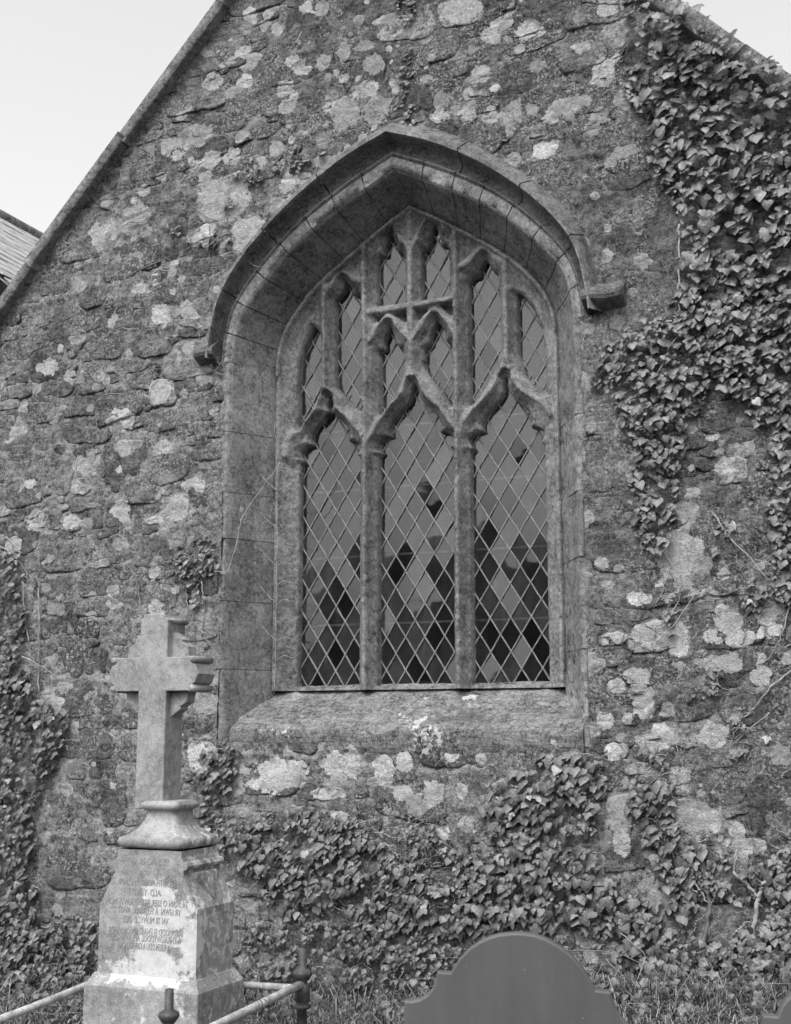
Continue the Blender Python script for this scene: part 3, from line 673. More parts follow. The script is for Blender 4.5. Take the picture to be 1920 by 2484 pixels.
# ---- sill
su = np.linspace(-1.16, 1.16, 200); prs = [(.50, 1.845), (.43, 1.838), (.405, 1.832), (.36, 1.79), (.3, 1.752), (.24, 1.715), (.18, 1.68), (.12, 1.645), (.06, 1.61), (.02, 1.585), (-.005, 1.57), (-.018, 1.55), (-.02, 1.52), (-.014, 1.48), (-.008, 1.43), (.02, 1.40)]
V = []
for k, (y, z) in enumerate(prs):
    if y > .28: lim = .99
    else: lim = 1.15
    uu = np.clip(su, -min(lim, 1.085), lim); nn = fbm(uu, uu*0+y*3+z, 5., 5, 3)*.012+fbm(uu*.5, uu*0+(y+z)*14., 6., 3, 1)*.012
    V.append(np.stack([uu+UC, y+nn*.4-np.where(np.abs(fbm(uu, uu*0+z, 2., 2, 4)) > .3, .004, 0), z+nn], 1))
V = np.array(V).reshape(-1, 3); LF = .1+fbm(V[:, 0], V[:, 2]+V[:, 1], 3.5, 3, 2)*1.2-.80
add('sill', V, grid_faces(len(prs), len(su)), M_SILL, church, attrs={'tone': .26*(1+.25*fbm(V[:, 0], V[:, 1]*2, 2., 3, 5)), 'lich': LF, 'lval': np.full(len(V), .40)})

# ---- gable copings
def coping(name, p0, p1, th, y0, y1, over, tone=None):
    p0 = np.array(p0); p1 = np.array(p1); d = (p1-p0)/np.linalg.norm(p1-p0); nrm = np.array([-d[1], d[0]]); nrm *= np.sign(nrm[1])
    n = 24; V = []; t = np.linspace(0, 1, n)
    sec = [(y1, 0), (y0+.006, 0), (y0, .006), (y0-.003, th*.5), (y0, th-.008), (y0+.008, th), (y1, th)]
    for (y, h) in sec:
        P = p0+np.outer(t, p1-p0)+nrm*h; nn = fbm(P[:, 0]+h, P[:, 1]+y, 6., 4, 2)*.008
        V.append(np.stack([P[:, 0]+nrm[0]*nn, np.full(n, y)+nn, P[:, 1]+nrm[1]*nn], 1))
    V = np.array(V).reshape(-1, 3); m_ = len(sec)
    F = [tuple(map(int, f)) for f in grid_faces(m_, n)]+[tuple(k*n for k in range(m_)), tuple(k*n+n-1 for k in range(m_-1, -1, -1))]
    add(name, V, F, M_COPING, church)
gl = lambda x: (x, GL(x)-.185)
xs = [-6.30, -5.72, -4.97, -4.20, -3.55, -3.02]
for i in range(5):
    a, b = gl(xs[i]), gl(xs[i+1]); off = .022 if i % 2 else 0.
    coping('coping_stone', (a[0]-.006, a[1]+off-.006), (b[0]+.006, b[1]+off+.006), .085, -.085-.004*(i % 2), .5, 0)
gr = lambda x: (x, GR(x)-.13)
xs = [-2.96, -2.2, -1.5, -.85, -.25, .35, .85]
for i in range(6):
    a, b = gr(xs[i]), gr(xs[i+1])
    coping('coping_stone', (b[0]-.003, b[1]), (a[0]+.003, a[1]), .115, -.09, .5, 0)
mb = MB().box((-6.32, -.06, 4.18), (-6.02, .5, 4.36)); add('kneeler_stone', mb.V, mb.F, M_COPING, church, smooth=False)
# side walls, back wall and roof planes of the chancel behind the gable, and the inner wall face round the window
def quad(name, P, mat, parent, **k): return add(name, P, [tuple(range(len(P)))], mat, parent, smooth=False, **k)
for bb in (((-6.09, .012, -.6), (-5.5, 9.6, 4.2)), ((.1, .012, -.6), (.7, 9.6, 4.0))):
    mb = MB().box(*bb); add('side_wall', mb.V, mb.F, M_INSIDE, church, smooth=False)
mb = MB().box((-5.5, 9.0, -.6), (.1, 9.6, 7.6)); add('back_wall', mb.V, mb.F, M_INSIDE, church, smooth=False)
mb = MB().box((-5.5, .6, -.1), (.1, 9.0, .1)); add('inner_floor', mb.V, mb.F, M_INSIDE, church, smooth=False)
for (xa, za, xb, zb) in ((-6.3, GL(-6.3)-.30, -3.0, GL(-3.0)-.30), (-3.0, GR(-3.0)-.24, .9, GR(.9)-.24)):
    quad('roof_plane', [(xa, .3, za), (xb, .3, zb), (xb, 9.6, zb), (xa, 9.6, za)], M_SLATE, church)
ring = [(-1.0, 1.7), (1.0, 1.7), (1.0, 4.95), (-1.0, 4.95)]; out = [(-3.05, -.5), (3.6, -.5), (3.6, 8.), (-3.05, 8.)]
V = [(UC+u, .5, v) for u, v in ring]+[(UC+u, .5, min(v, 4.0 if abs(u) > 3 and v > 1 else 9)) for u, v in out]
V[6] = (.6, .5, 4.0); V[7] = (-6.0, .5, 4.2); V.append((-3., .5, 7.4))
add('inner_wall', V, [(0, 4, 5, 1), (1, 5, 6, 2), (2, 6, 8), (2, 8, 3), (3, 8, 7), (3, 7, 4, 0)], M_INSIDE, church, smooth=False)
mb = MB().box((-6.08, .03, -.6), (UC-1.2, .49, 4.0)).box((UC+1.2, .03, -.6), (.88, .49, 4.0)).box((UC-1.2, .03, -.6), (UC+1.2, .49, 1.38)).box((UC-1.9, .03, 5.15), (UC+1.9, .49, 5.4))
add('wall_core', mb.V, mb.F, M_INSIDE, church, smooth=False)

# ---------------------------------------------------------------- slate roof beyond, on the left
XR = -9.0
ra, rb = atX(-60, 440, XR), atX(110, 521, XR); zr = (ra[2]+rb[2])/2
y_a, y_b = min(ra[1], rb[1])-1.5, max(ra[1], rb[1])+1.5
roof2 = empty('slate_roof', (XR, (y_a+y_b)/2, 0), label='pale slate roof with a plain ridge seen past the left end of the gable', category='roof')
pit = R(42); rowh = .17; sw = .24
slm = []
for v_ in range(3):
    Vx = []; mb = MB(); L_ = .30
    mb.box((0, 0, 0), (L_, sw-.012, .008)); mb.V = [p+np.array([0, random.uniform(-.004, .004), random.uniform(-.002, .002)]) for p in mb.V]
    me = bpy.data.meshes.new('slate'); me.from_pydata([tuple(p) for p in mb.V], [], mb.F); me.materials.append(M_SLATE); slm.append(me)
ny = int((y_b-y_a)/sw); cnt = 0
for r_ in range(24):
    for c_ in range(ny):
        s0 = r_*rowh; yy = y_a+c_*sw+(sw/2 if r_ % 2 else 0); x_ = XR+s0*math.cos(pit); z_ = zr-s0*math.sin(pit)
        p = proj((x_, yy, z_))
        if not (-60 < p[0] < 140 and 400 < p[1] < 760): continue
        o = bpy.data.objects.new('slate', random.choice(slm)); link(o, roof2, (x_, yy, z_+.02)); cnt += 1
        o.rotation_euler = (0, pit-.03+random.gauss(0, .006), random.gauss(0, .006))
quad('roof_deck', [(XR, y_a, zr-.02), (XR, y_b, zr-.02), (XR+4.2*math.cos(pit), y_b, zr-.02-4.2*math.sin(pit)), (XR+4.2*math.cos(pit), y_a, zr-.02-4.2*math.sin(pit))], M_SLATE, roof2)
quad('far_slope', [(XR, y_a, zr-.02), (XR-4, y_a, zr-3.7), (XR-4, y_b, zr-3.7), (XR, y_b, zr-.02)], M_SLATE, roof2)
V, F = tube([(XR, y_a, zr+.03), (XR, y_b, zr+.03)], .07, 8); add('ridge_tile', V, F, M_COPING, roof2)
mb = MB().box((XR-3.7, y_a+.1, -.3), (XR+2.9, y_b-.1, zr-2.9)); add('wall', mb.V, mb.F, M_COPING, roof2, smooth=False)

# ---------------------------------------------------------------- ground
def gh(x, y):
    b = np.interp(x, [-30, -6, -5, -3, -1, .5, 20], [-.2, -.15, -.1, .04, .30, .38, .5])
    return b+np.clip(y, -7, 0)*.07+fbm(x, y, .8, 3, 2)*.05
ax = np.r_[-60, -40, -25, -16, -10, np.arange(-7.5, 2.5, .08), 4, 8, 15, 25, 40, 60]
ay = np.r_[-60, -40, -25, -16, -11, -8, np.arange(-6, .3, .08), 2, 6, 12, 20, 40, 60]
AX, AY = np.meshgrid(ax, ay, indexing='ij'); AZ = gh(AX, AY); AZ = np.where(AY > .2, np.minimum(AZ, -.15), AZ)
g = add('ground', np.stack([AX, AY, AZ], -1).reshape(-1, 3), grid_faces(len(ax), len(ay)), M_GROUND, kind='structure')
# wood far behind the camera: it is what the lower panes mirror
hx = np.linspace(-60, 45, 220); V = []; 
for h in np.linspace(0, 1, 9):
    top = 7.6+2.8*fbm(hx, hx*0, .12, 4, 2)
    V.append(np.stack([hx, -36+3.*h+fbm(hx, hx*0+h*9, .5, 3, 3)*1.2, -.5+top*h], 1))
add('distant_trees', np.array(V).reshape(-1, 3), grid_faces(9, 220), M_HEDGE, kind='stuff', label='dark line of distant trees mirrored in the lower window panes', category='trees')

# ---------------------------------------------------------------- cross monument
YM = -1.92
def mz_(y): return at(360, y, YM)[2]
mon = empty('cross_monument', (-3.35, -1.75, -.1), label='tall pale stone cross with inscribed base standing left of the window', category='gravestone')
MCX = (at(477*S, 2300*S, YM)[0]+at(239*S, 2300*S, YM)[0])/2; MHX = .26; MHY = .16; MCY = YM+MHY
mlich = [(-3.34, .485, .25, .06, .5), (-3.32, .59, .125, .14, .5), (-3.25, .71, .15, .09, .46), (-3.30, .82, .10, .06, .4), (-3.12, .62, .05, .2, .4)]
def matt(V, base=-.75):
    V = np.asarray(V); L = np.full(len(V), base)
    for (x, z, a, b, v) in mlich:
        L = np.maximum(L, (1-np.hypot((V[:, 0]-x)/a, (V[:, 2]-z)/b))*1.2*(V[:, 1] < YM+.03)+(-1.5)*(V[:, 1] >= YM+.03))
    sd_ = (V[:, 1] > YM+.02) & (V[:, 0] > MCX+.1)
    L = np.where(sd_, np.maximum(L, -.02+.25*fbm(V[:, 1], V[:, 2], 3., 3, 3)), L)
    return {'lich': L, 'lval': np.full(len(V), .50)}
def rings_mesh(name, prof_, parent, sub=1, base=-.75, smooth=False):
    """prof: (z, hx, hy, chamfer)"""
    out = []
    for i in range(len(prof_)-1):
        a = np.array(prof_[i]); b = np.array(prof_[i+1]); k = max(1, int(abs(b[0]-a[0])/.03))
        for q in range(k): out.append(a+(b-a)*q/k)
    out.append(np.array(prof_[-1])); V = []; NS = 6
    for z, hx_, hy_, c in out:
        c = max(c, .004)
        cor = [(-hx_+c, -hy_), (hx_-c, -hy_), (hx_, -hy_+c), (hx_, hy_-c), (hx_-c, hy_), (-hx_+c, hy_), (-hx_, hy_-c), (-hx_, -hy_+c)]
        for i in range(8):
            p = np.array(cor[i]); q = np.array(cor[(i+1) % 8]); m_ = NS if i % 2 == 0 else 2
            for j in range(m_): r_ = p+(q-p)*j/m_; V.append((MCX+r_[0], MCY+r_[1], z))
    n = 4*NS+8; m_ = len(out); F = []
    for i in range(m_-1):
        for j in range(n): j2 = (j+1) % n; F.append((i*n+j, i*n+j2, (i+1)*n+j2, (i+1)*n+j))
    F.append(tuple(range((m_-1)*n, m_*n))); F.append(tuple(range(n-1, -1, -1)))
    V = np.array(V); return add(name, V, F, M_MON, parent, smooth=smooth, attrs=matt(V, base))
zdie = mz_(2372*S); ztop = mz_(2064*S)
rings_mesh('lower_plinth', [(-.25, .37, .28, 0), (.175, .37, .28, 0), (.20, .345, .255, 0)], mon, base=-.1)
rings_mesh('step', [(.20, .30, .205, 0), (.415, .30, .205, 0), (zdie, .27, .17, 0)], mon, base=-.25)
zs_ = mz_(2203*S); zc = mz_(2110*S); wt = .170
half = [(MHX, zdie), (MHX, zs_), (wt+.012, zc-.02), (wt+.012, zc), (wt+.028, zc+.004), (wt+.034, zc+.018), (wt+.028, zc+.032), (wt+.010, zc+.036), (wt+.006, zc+.045), (wt, zc+.055), (wt, ztop)]
outl = [(MCX+u, z) for u, z in half]+[(MCX-u, z) for u, z in half[::-1]]
bot = outl[::-1]; V = []; o2 = np.array(outl)
# front face as a grid (so that the lichen can be carried), then the sides swept back
tt = np.concatenate([np.linspace(half[i][1], half[i+1][1], 7 if i < 2 else 3)[:-1] for i in range(len(half)-1)]+[[ztop]]); tt = np.maximum.accumulate(tt+np.arange(len(tt))*1e-6)
hz = np.array([h[1] for h in half]); hx2 = np.array([h[0] for h in half]); wx_ = np.interp(tt, np.maximum.accumulate(hz+np.arange(len(hz))*1e-6), hx2)
loop = []
for z_, w_ in zip(tt, wx_):
    ring_ = [(MCX+w_*q, YM, z_) for q in np.linspace(-1, 1, 13)]+[(MCX+w_, YM+2*MHY*q, z_) for q in (.15, .4, .7, .9)]+[(MCX+w_*q, YM+2*MHY, z_) for q in np.linspace(1, -1, 5)]+[(MCX-w_, YM+2*MHY*q, z_) for q in (.9, .5, .1)]
    loop.append(ring_)
n_ = len(loop[0]); V = np.array(loop).reshape(-1, 3); F = [(i*n_+j, i*n_+(j+1) % n_, (i+1)*n_+(j+1) % n_, (i+1)*n_+j) for i in range(len(loop)-1) for j in range(n_)]
add('inscribed_die', V, F, M_MON, mon, smooth=False, attrs=matt(V))
# pointed corbel under the roll, on the sloping right shoulder
za_, zb_ = zc-.015, zs_+.25*(zc-zs_)
sxw = lambda z: np.interp(z, [zs_, zc-.02], [MHX, wt+.012])
for sx in (-1, 1):
    V = [(MCX+sx*(sxw(za_)-.01), YM+.05, za_), (MCX+sx*(sxw(za_)-.01), YM+.27, za_), (MCX+sx*(sxw(zb_)-.02), YM+.16, zb_), (MCX+sx*(sxw(za_)+.028), YM+.07, za_), (MCX+sx*(sxw(za_)+.028), YM+.25, za_), (MCX+sx*(sxw(zb_)+.012), YM+.16, zb_-.01)]
    F = [(0, 1, 4, 3), (3, 4, 5), (0, 3, 5, 2), (1, 2, 5, 4)]; V = np.array(V)
    add('corbel', V, F, M_MON, mon, smooth=False, attrs={'lich': np.full(6, .0), 'lval': np.full(6, .5)})
zt0 = ztop; z1 = mz_(2028*S); z2 = mz_(1975*S); z3 = mz_(1948*S); z4 = mz_(1940*S)
shx = (at(406*S, 1900*S, YM+.1)[0]-at(340*S, 1900*S, YM+.1)[0])/2; shy = .075
zq = lambda y: mz_((1470+y/3.64)*S)
bp = [(2150, .088), (2135, .10), (2095, .106), (2060, .099), (2045, .078), (2035, .068), (2010, .055), (1980, .038), (1950, .026), (1915, .015), (1880, .009), (1820, .006), (1812, .016), (1800, .025), (1775, .030), (1755, .025), (1748, .018), (1738, .016), (1732, .002)]
rings_mesh('moulded_base', [(zq(y), shx+a_, shy+a_*.95, .02 if a_ > .03 else .012) for y, a_ in bp], mon, smooth=True)
YC = MCY
def cxz(x, y, Y_=None): p = at((240+x/3.64)*S, (1470+y/3.64)*S, YC-shy if Y_ is None else Y_); return (p[0], p[2])
sx0, sx1 = cxz(345, 900)[0], cxz(590, 900)[0]; scx = (sx0+sx1)/2; hw_ = (sx1-sx0)/2
zarm0, zarm1 = cxz(300, 755)[1], cxz(300, 458)[1]; zt_ = cxz(450, 65)[1]; al = cxz(60, 600)[0]; ar_ = cxz(850, 600)[0]; ahw = (ar_-al)/2
zm = (zarm0+zarm1)/2; hh = (zarm1-zarm0)/2
halfR = [(hw_, z4-.05), (hw_, zarm0), (ahw-.055, zarm0), (ahw-.045, zarm0-.006), (ahw-.03, zarm0+.012), (ahw-.03, zarm0+.03), (ahw-.016, zarm0+.04), (ahw, zm), (ahw-.016, zarm1-.04), (ahw-.03, zarm1-.03), (ahw-.03, zarm1-.012), (ahw-.045, zarm1+.004), (ahw-.055, zarm1), (hw_, zarm1), (hw_, zt_-.045), (hw_+.006, zt_-.035), (hw_-.012, zt_-.02), (hw_-.02, zt_-.006), (0, zt_)]
out_ = [(scx+u, z) for u, z in halfR]+[(scx-u, z) for u, z in halfR[-2::-1]]
V, F = prism(out_, YC-shy, YC+shy, .004)
ob = add('cross_shaft', V, F, M_MON, mon, smooth=False, attrs={'lich': np.where(np.array(V)[:, 2] < z4+.01, -.12, -.75), 'lval': np.full(len(V), .36)})
for sx in (-1, 1):
    for sz in (-1, 1):
        za = zarm0 if sz < 0 else zarm1
        P = [(hw_-.01, za), (ahw-.075, za), (ahw-.085, za+sz*.05), (hw_+.055, za+sz*.05+sz*.022), (hw_+.055, za+sz*.085), (hw_-.01, za+sz*.13)]
        P = [(scx+sx*u, z) for u, z in P]
        if sx*sz > 0: P = P
        else: P = P[::-1]
        if (sx*sz) > 0: pass
        A_ = sum(P[i][0]*P[(i+1) % 6][1]-P[(i+1) % 6][0]*P[i][1] for i in range(6))
        if A_ < 0: P = P[::-1]
        V, F = prism(P, YC-shy*.45, YC+shy*.45, .003)
        add('cross_bracket', V, F, M_MON, mon, smooth=False, attrs={'lich': np.full(len(V), -.3), 'lval': np.full(len(V), .42)})
# arm end mouldings and cap run the depth of the cross
for sx in (-1, 1):
    for zz, rr_ in ((zarm0+.012, .016), (zarm1-.012, .016)):
        V, F = tube([(scx+sx*(ahw-.03), YC-shy-.004, zz), (scx+sx*(ahw-.03), YC+shy+.012, zz)], rr_, 10); V = np.array(V)
        add('arm_moulding', V, F, M_MON, mon, attrs={'lich': np.full(len(V), -.35), 'lval': np.full(len(V), .42)})
    V, F = tube([(scx+sx*hw_, YC-shy+.03, zt_-.035), (scx+sx*hw_, YC+shy+.012, zt_-.035)], .014, 10); V = np.array(V)
    add('cap_moulding', V, F, M_MON, mon, attrs={'lich': np.full(len(V), -.35), 'lval': np.full(len(V), .42)})
# inscription: it reads mirror-wise, as in the photograph
M_INK = simple('cut_letters', .26, .9, .1, .3, 60.)
lines = [('ER  SERCHUS  GOF', 185, .60), ('AM', 300, .15), ('GRIFFITH MORRIS WILLIAMS', 425, .78), ('ALD  YORIS', 540, .40), ('HUNAN O SSER BRYNEGLWYS MON', 655, .96), ('YR HWN  A FU FARW  AWST 27', 750, .90),
         ('YN 78 MLWYDD OED', 855, .54), ('PRIODODD EI ENAID AM CAMAGOR', 985, .90), ('A THRAGWYDDOL ALS IW EI ROES', 1065, .90), ('A SEREN DDU A CHYFEILLION', 1155, .66)]
for txt, cy_, wd in lines:
    cu = bpy.data.curves.new('inscription', 'FONT'); cu.body = txt; cu.align_x = 'CENTER'; cu.align_y = 'CENTER'; cu.size = .042; cu.extrude = .0008; cu.resolution_u = 2
    me = None; o = bpy.data.objects.new('inscription', cu); cu.materials.append(M_INK)
    yp = (2050+cy_/4.689)*S; p = at(350*S, yp, YM-.0012); link(o, mon, (MCX-.01, YM-.0012 - (0 if p[2] < zs_ else 0) + (max(0, p[2]-zs_)*.0), p[2]))
    o.rotation_euler = (R(90), 0, 0); wid = max(len(txt)*.0265, .02); k = wd*.47/wid; o.scale = (-k, 1., 1.)
    bpy.context.view_layer.update(); me = bpy.data.meshes.new_from_object(o); me.materials.clear(); me.materials.append(M_INK)
    o2 = bpy.data.objects.new('inscription', me); sc.collection.objects.link(o2); o2.parent = mon; o2.location = o.location; o2.rotation_euler = o.rotation_euler; o2.scale = o.scale; bpy.data.objects.remove(o); o = o2

# ---------------------------------------------------------------- iron railing round the grave
rail = empty('grave_railing', (-3.3, -1.5, 0), label='iron posts with pale pipe rails fencing the cross monument grave', category='railing')
def post(px_, py_top, ztop_, sc_=1.):
    p = atZ(px_, py_top, ztop_); x, y = p[0], p[1]
    pr = [(0, .019), (-.085, .020), (-.09, .03), (-.10, .046), (-.112, .048), (-.13, .036), (-.148, .022), (-.155, .030), (-.165, .036), (-.23, .036), (-.24, .026), (-.25, .038), (-.262, .038), (-.27, .022), (-.42, .030), (-.7, .034)]
    mb = MB(); k = 12; V = []
    V.append((x, y, ztop_+.004))
    for dz, r_ in pr:
        for j in range(k): a = 2*math.pi*j/k+.26; V.append((x+r_*sc_*math.cos(a), y+r_*sc_*math.sin(a), ztop_+dz*sc_))
    F = [(0, 1+(j+1) % k, 1+j)[::-1] for j in range(k)]
    for i in range(len(pr)-1):
        for j in range(k): j2 = (j+1) % k; o = 1+i*k; F.append((o+j, o+j2, o+k+j2, o+k+j)[::-1])
    add('post', V, F, M_IRON, rail, origin=(x, y, ztop_-.6), smooth=True)
    return np.array([x, y])
p1 = post(735*S, 2302*S, .547); p2 = post(412*S, 2399*S, .547, .9)
zrail = .372; cl = atZ(310*S, 2352*S, zrail)
def pipe(a, b, r_=.017):
    n = 10; P = np.array([np.array(a)+(np.array(b)-np.array(a))*t for t in np.linspace(0, 1, n)]); P[:, 2] -= .01*np.sin(np.linspace(0, math.pi, n))
    add('rail', *tube(P, r_, 12), M_PIPE, rail)
pipe((p1[0], p1[1], zrail), (cl[0], p1[1], zrail)); pipe((p1[0]-.0, p1[1], zrail+.02), (p1[0]-.02, -4.4, zrail-.08), .019)
lf = atZ(0, 2468*S, .30); e_ = np.array([cl[0], p1[1], zrail]); f_ = np.array([lf[0], lf[1], .30]); pipe(e_, f_+(f_-e_)*.6, .018)
post(310*S, 2262*S, .56)

# ---------------------------------------------------------------- headstones in front
def headstone(pts, anchor, dist, th, label_):
    """pts: outline px on the 1920 x 2484 photograph, left to right"""
    d = ray(anchor[0]*S, anchor[1]*S); d = d/np.dot(d, fwd); P0 = CAM+d*dist; a = R(14.5)
    N = np.array([math.sin(a), -math.cos(a), 0]); T = np.array([math.cos(a), math.sin(a), 0])
    Q = []
    for (x, y) in pts:
        p = atP(x*S, y*S, P0, N); Q.append((np.dot(p-P0, T), p[2]))
    o = empty('headstone', (P0[0], P0[1], 0), label=label_, category='gravestone'); o['group'] = 'slate headstones in the foreground'
    Q = np.array(Q); u0, u1 = Q[0][0], Q[-1][0]
    core = Q
    full = [(u0, -.3)]+[(u1, -.3)]+[tuple(q) for q in core[::-1]]
    full = np.array(full)
    V, F = prism(full, 0., th, .007)
    V = np.array(V); W_ = P0*[1, 1, 0]+np.outer(V[:, 0], T)+np.outer(V[:, 1], -N)+np.outer(V[:, 2], [0, 0, 1])
    W_[:, 2] = V[:, 2]
    add('slab', W_, F, M_HEAD, o, smooth=False)
    return o
cr_ = lambda x, y: (960+x/1.7583, 2230+y/1.7583)
arc = [(178,226),(235,229),(268,172),(315,125),(355,98),(400,77),(440,66),(480,61),(520,59),(560,62),(600,70),(640,84),(680,105),(720,131),(757,163),(790,200),(815,236),(838,275),(852,304),(920,312)]
hs = [(33,470),(35,352),(70,350),(105,341),(135,322),(155,298),(168,268)]+arc+[(926,340),(940,380),(962,418),(990,452),(1040,490)]
headstone([cr_(*p) for p in hs], cr_(500, 250), 4.3, .045, 'large smooth grey headstone with a rounded top in front of the ivy')
h2 = [(1500, 560), (1560,500),(1566,412),(1630,416),(1648,372),(1668,345),(1690,325),(1730,300),(1780,285),(1850,280),(1920,290),(1980,330),(2010,412),(2080,418),(2090,500),(2140,560)]
headstone([cr_(*p) for p in h2], cr_(1640, 420), 4.1, .045, 'shouldered grey headstone cut off by the lower right corner')

# ---------------------------------------------------------------- ivy
def leaf_mesh(v_):
    r = random.Random(v_); L = [(0, -.08), (.20, .06), (.40, .0), (.50, -.22), (.40, -.46), (.20, -.74), (0, -1.), (-.20, -.74), (-.40, -.46), (-.50, -.22), (-.40, .0), (-.20, .06)]
    if v_ % 3 == 1: L[3] = (.56, -.30); L[9] = (-.56, -.30); L[4] = (.30, -.44); L[8] = (-.30, -.44)
    V = [(x*(1+r.uniform(-.1, .1)), .16*abs(x)+.10*(z+.4)**2+r.uniform(-.02, .02), z) for x, z in L]+[(0, -.05, -.25), (0, -.05, -.6)]
    V = [np.array(p) for p in V]; a, b = 12, 13
    F = [(0, 1, a), (1, 2, a), (2, 3, a), (3, 4, a), (4, b, a), (4, 5, b), (5, 6, b), (6, 7, b), (7, 8, b), (8, a, b), (8, 9, a), (9, 10, a), (10, 11, a), (11, 0, a)]
    F = [f[::-1] for f in F]
    return np.array(V), F
LEAF = [leaf_mesh(i) for i in range(5)]; LME = []
for V, F in LEAF:
    me = bpy.data.meshes.new('leaf'); me.from_pydata([tuple(p) for p in V], [], F); me.materials.append(M_LEAF)
    me.polygons.foreach_set('use_smooth', np.ones(len(F), bool)); LME.append(me)
def leaf_matrix(p, size):
    n = Vector((random.gauss(-.1, .26), -1., random.gauss(.45, .28))).normalized()
    dn = Vector((random.gauss(0, .35), 0, -1)); dn = (dn-n*dn.dot(n)).normalized(); X = dn.cross(n).normalized()
    # local axes: -Z = tip direction, -Y = face normal
    M = Matrix(((X[0], -n[0], -dn[0]), (X[1], -n[1], -dn[1]), (X[2], -n[2], -dn[2])))
    if M.determinant() < 0: M = Matrix(((-X[0], -n[0], -dn[0]), (-X[1], -n[1], -dn[1]), (-X[2], -n[2], -dn[2])))
    return M
def ivy(name_label, loc, polys, stems, group=None):
    root = empty('ivy', loc, label=name_label, category='ivy')
    leaves = []
    for (P, dens, smin, smax, thick) in polys:
        P = np.array(P, float); b0 = P.min(0); b1 = P.max(0); area = .5*abs(sum(P[i][0]*P[(i+1) % len(P)][1]-P[(i+1) % len(P)][0]*P[i][1] for i in range(len(P))))
        smin *= .88; smax *= .88; sm = (smin+smax)/2*330; N_ = int(area/(sm*sm)*3.1*dens)
        c = 0; tr = 0
        while c < N_ and tr < N_*12:
            tr += 1; x = random.uniform(b0[0], b1[0]); y = random.uniform(b0[1], b1[1])
            ed = float(segdist(np.array([x]), np.array([y]), P, True)[0]); ins_ = bool(inpoly(np.array([x]), np.array([y]), P)[0])
            sdv = ed if ins_ else -ed
            f_ = float(fbm(x, y, .022, 3, 1))
            if sdv+f_*26-4 < 0: continue
            if dens < .99 and float(fbm(x, y, .035, 2, 4))+.5 > dens*1.05: continue
            thk = thick*min(1., max(.15, (sdv+20)/60)); off = -.02-random.random()**.7*thk
            p = at(x, y, off)
            if p[2] > GR(p[0])-.22:
                off -= .09; p = at(x, y, off)
                if p[2] > GR(p[0])+.03: continue
            leaves.append((p, random.uniform(smin, smax)*random.choice((.5, .7, .85, .95, 1.1)), -off)); c += 1
    def vis(l): q = proj(l[0]); return l[2]*l[1] if (-10 < q[0] < 1698 and -10 < q[1] < 2194) else -1
    leaves.sort(key=vis, reverse=True)
    for (p, s_, _) in leaves[:300]:
        o = bpy.data.objects.new('leaf', random.choice(LME)); sc.collection.objects.link(o); o.parent = root
        M = leaf_matrix(p, s_).to_4x4(); M.translation = Vector(p-np.array(loc)); o.matrix_local = M @ Matrix.Scale(s_, 4)
    VV = []; FF = []; o_ = 0
    for (p, s_, _) in leaves[300:]:
        V, F = random.choice(LEAF); M = np.array(leaf_matrix(p, s_)); VV.append(V*s_ @ M.T+p); FF += [tuple(i+o_ for i in f) for f in F]; o_ += len(V)
    if VV: add('leaves', np.vstack(VV), FF, M_LEAF, root, origin=loc, kind='stuff')
    for (pts, r0, r1, yy, mat) in stems:
        Q = np.array([at(x, y, -yy) for x, y in pts]); Q = resample(smoothcurve(Q, 6), max(6, 5*len(pts)))
        Q[:, 0] += rng.normal(0, .004, len(Q)); Q[:, 1] += rng.normal(0, .003, len(Q))
        add('stem', *tube(Q, np.linspace(r0, r1, len(Q)), 5), mat, root)
    return root
def wander(x, y, ang, n, step, turn=.5):
    P = [(x, y)]
    for _ in range(n): ang += random.gauss(0, turn); x += math.cos(ang)*step; y += math.sin(ang)*step; P.append((x, y))
    return P
def twigs(polys, n, l0=3, l1=8, step=11, up=True):
    out = []
    for _ in range(n):
        P = np.array(random.choice(polys)); b0 = P.min(0); b1 = P.max(0)
        for _t in range(20):
            x = random.uniform(b0[0], b1[0]); y = random.uniform(b0[1], b1[1])
            if inpoly(np.array([x]), np.array([y]), P)[0]: break
        out.append((wander(x, y, (-math.pi/2 if up else math.pi/2)+random.gauss(0, .9), random.randint(l0, l1), step), random.uniform(.002, .0045), .0014, random.uniform(.02, .06), random.choice((M_STEM, M_STEM, M_DARKSTEM))))
    return out
RP = [([(1330,-40),(1480,-40),(1610,70),(1720,130),(1720,560),(1600,640),(1520,600),(1445,650),(1445,470),(1390,340),(1345,210),(1320,80)], .70, .055, .095, .10),
 ([(1440,600),(1500,590),(1560,700),(1540,790),(1490,860),(1455,940),(1445,1080),(1425,1165),(1390,1185),(1345,1090),(1355,940),(1285,835),(1262,780),(1310,690),(1400,660)], .84, .045, .075, .09),
 ([(1500,640),(1720,540),(1720,900),(1610,900),(1530,830),(1505,740)], .78, .05, .08, .09),
 ([(1640,880),(1720,860),(1720,1300),(1660,1280),(1628,1100)], .8, .045, .07, .07),
 ([(1515,1120),(1560,1110),(1580,1230),(1640,1230),(1650,1290),(1590,1300),(1530,1200)], .35, .04, .06, .04),
 ([(1370,1280),(1440,1270),(1440,1360),(1380,1360)], .3, .04, .06, .04), ([(1560,1520),(1640,1530),(1640,1660),(1560,1640)], .35, .045, .065, .04),
 ([(1430,1420),(1540,1420),(1530,1500),(1440,1500)], .3, .04, .065, .04), ([(1390,1590),(1470,1590),(1460,1660),(1400,1650)], .35, .04, .065, .04)]
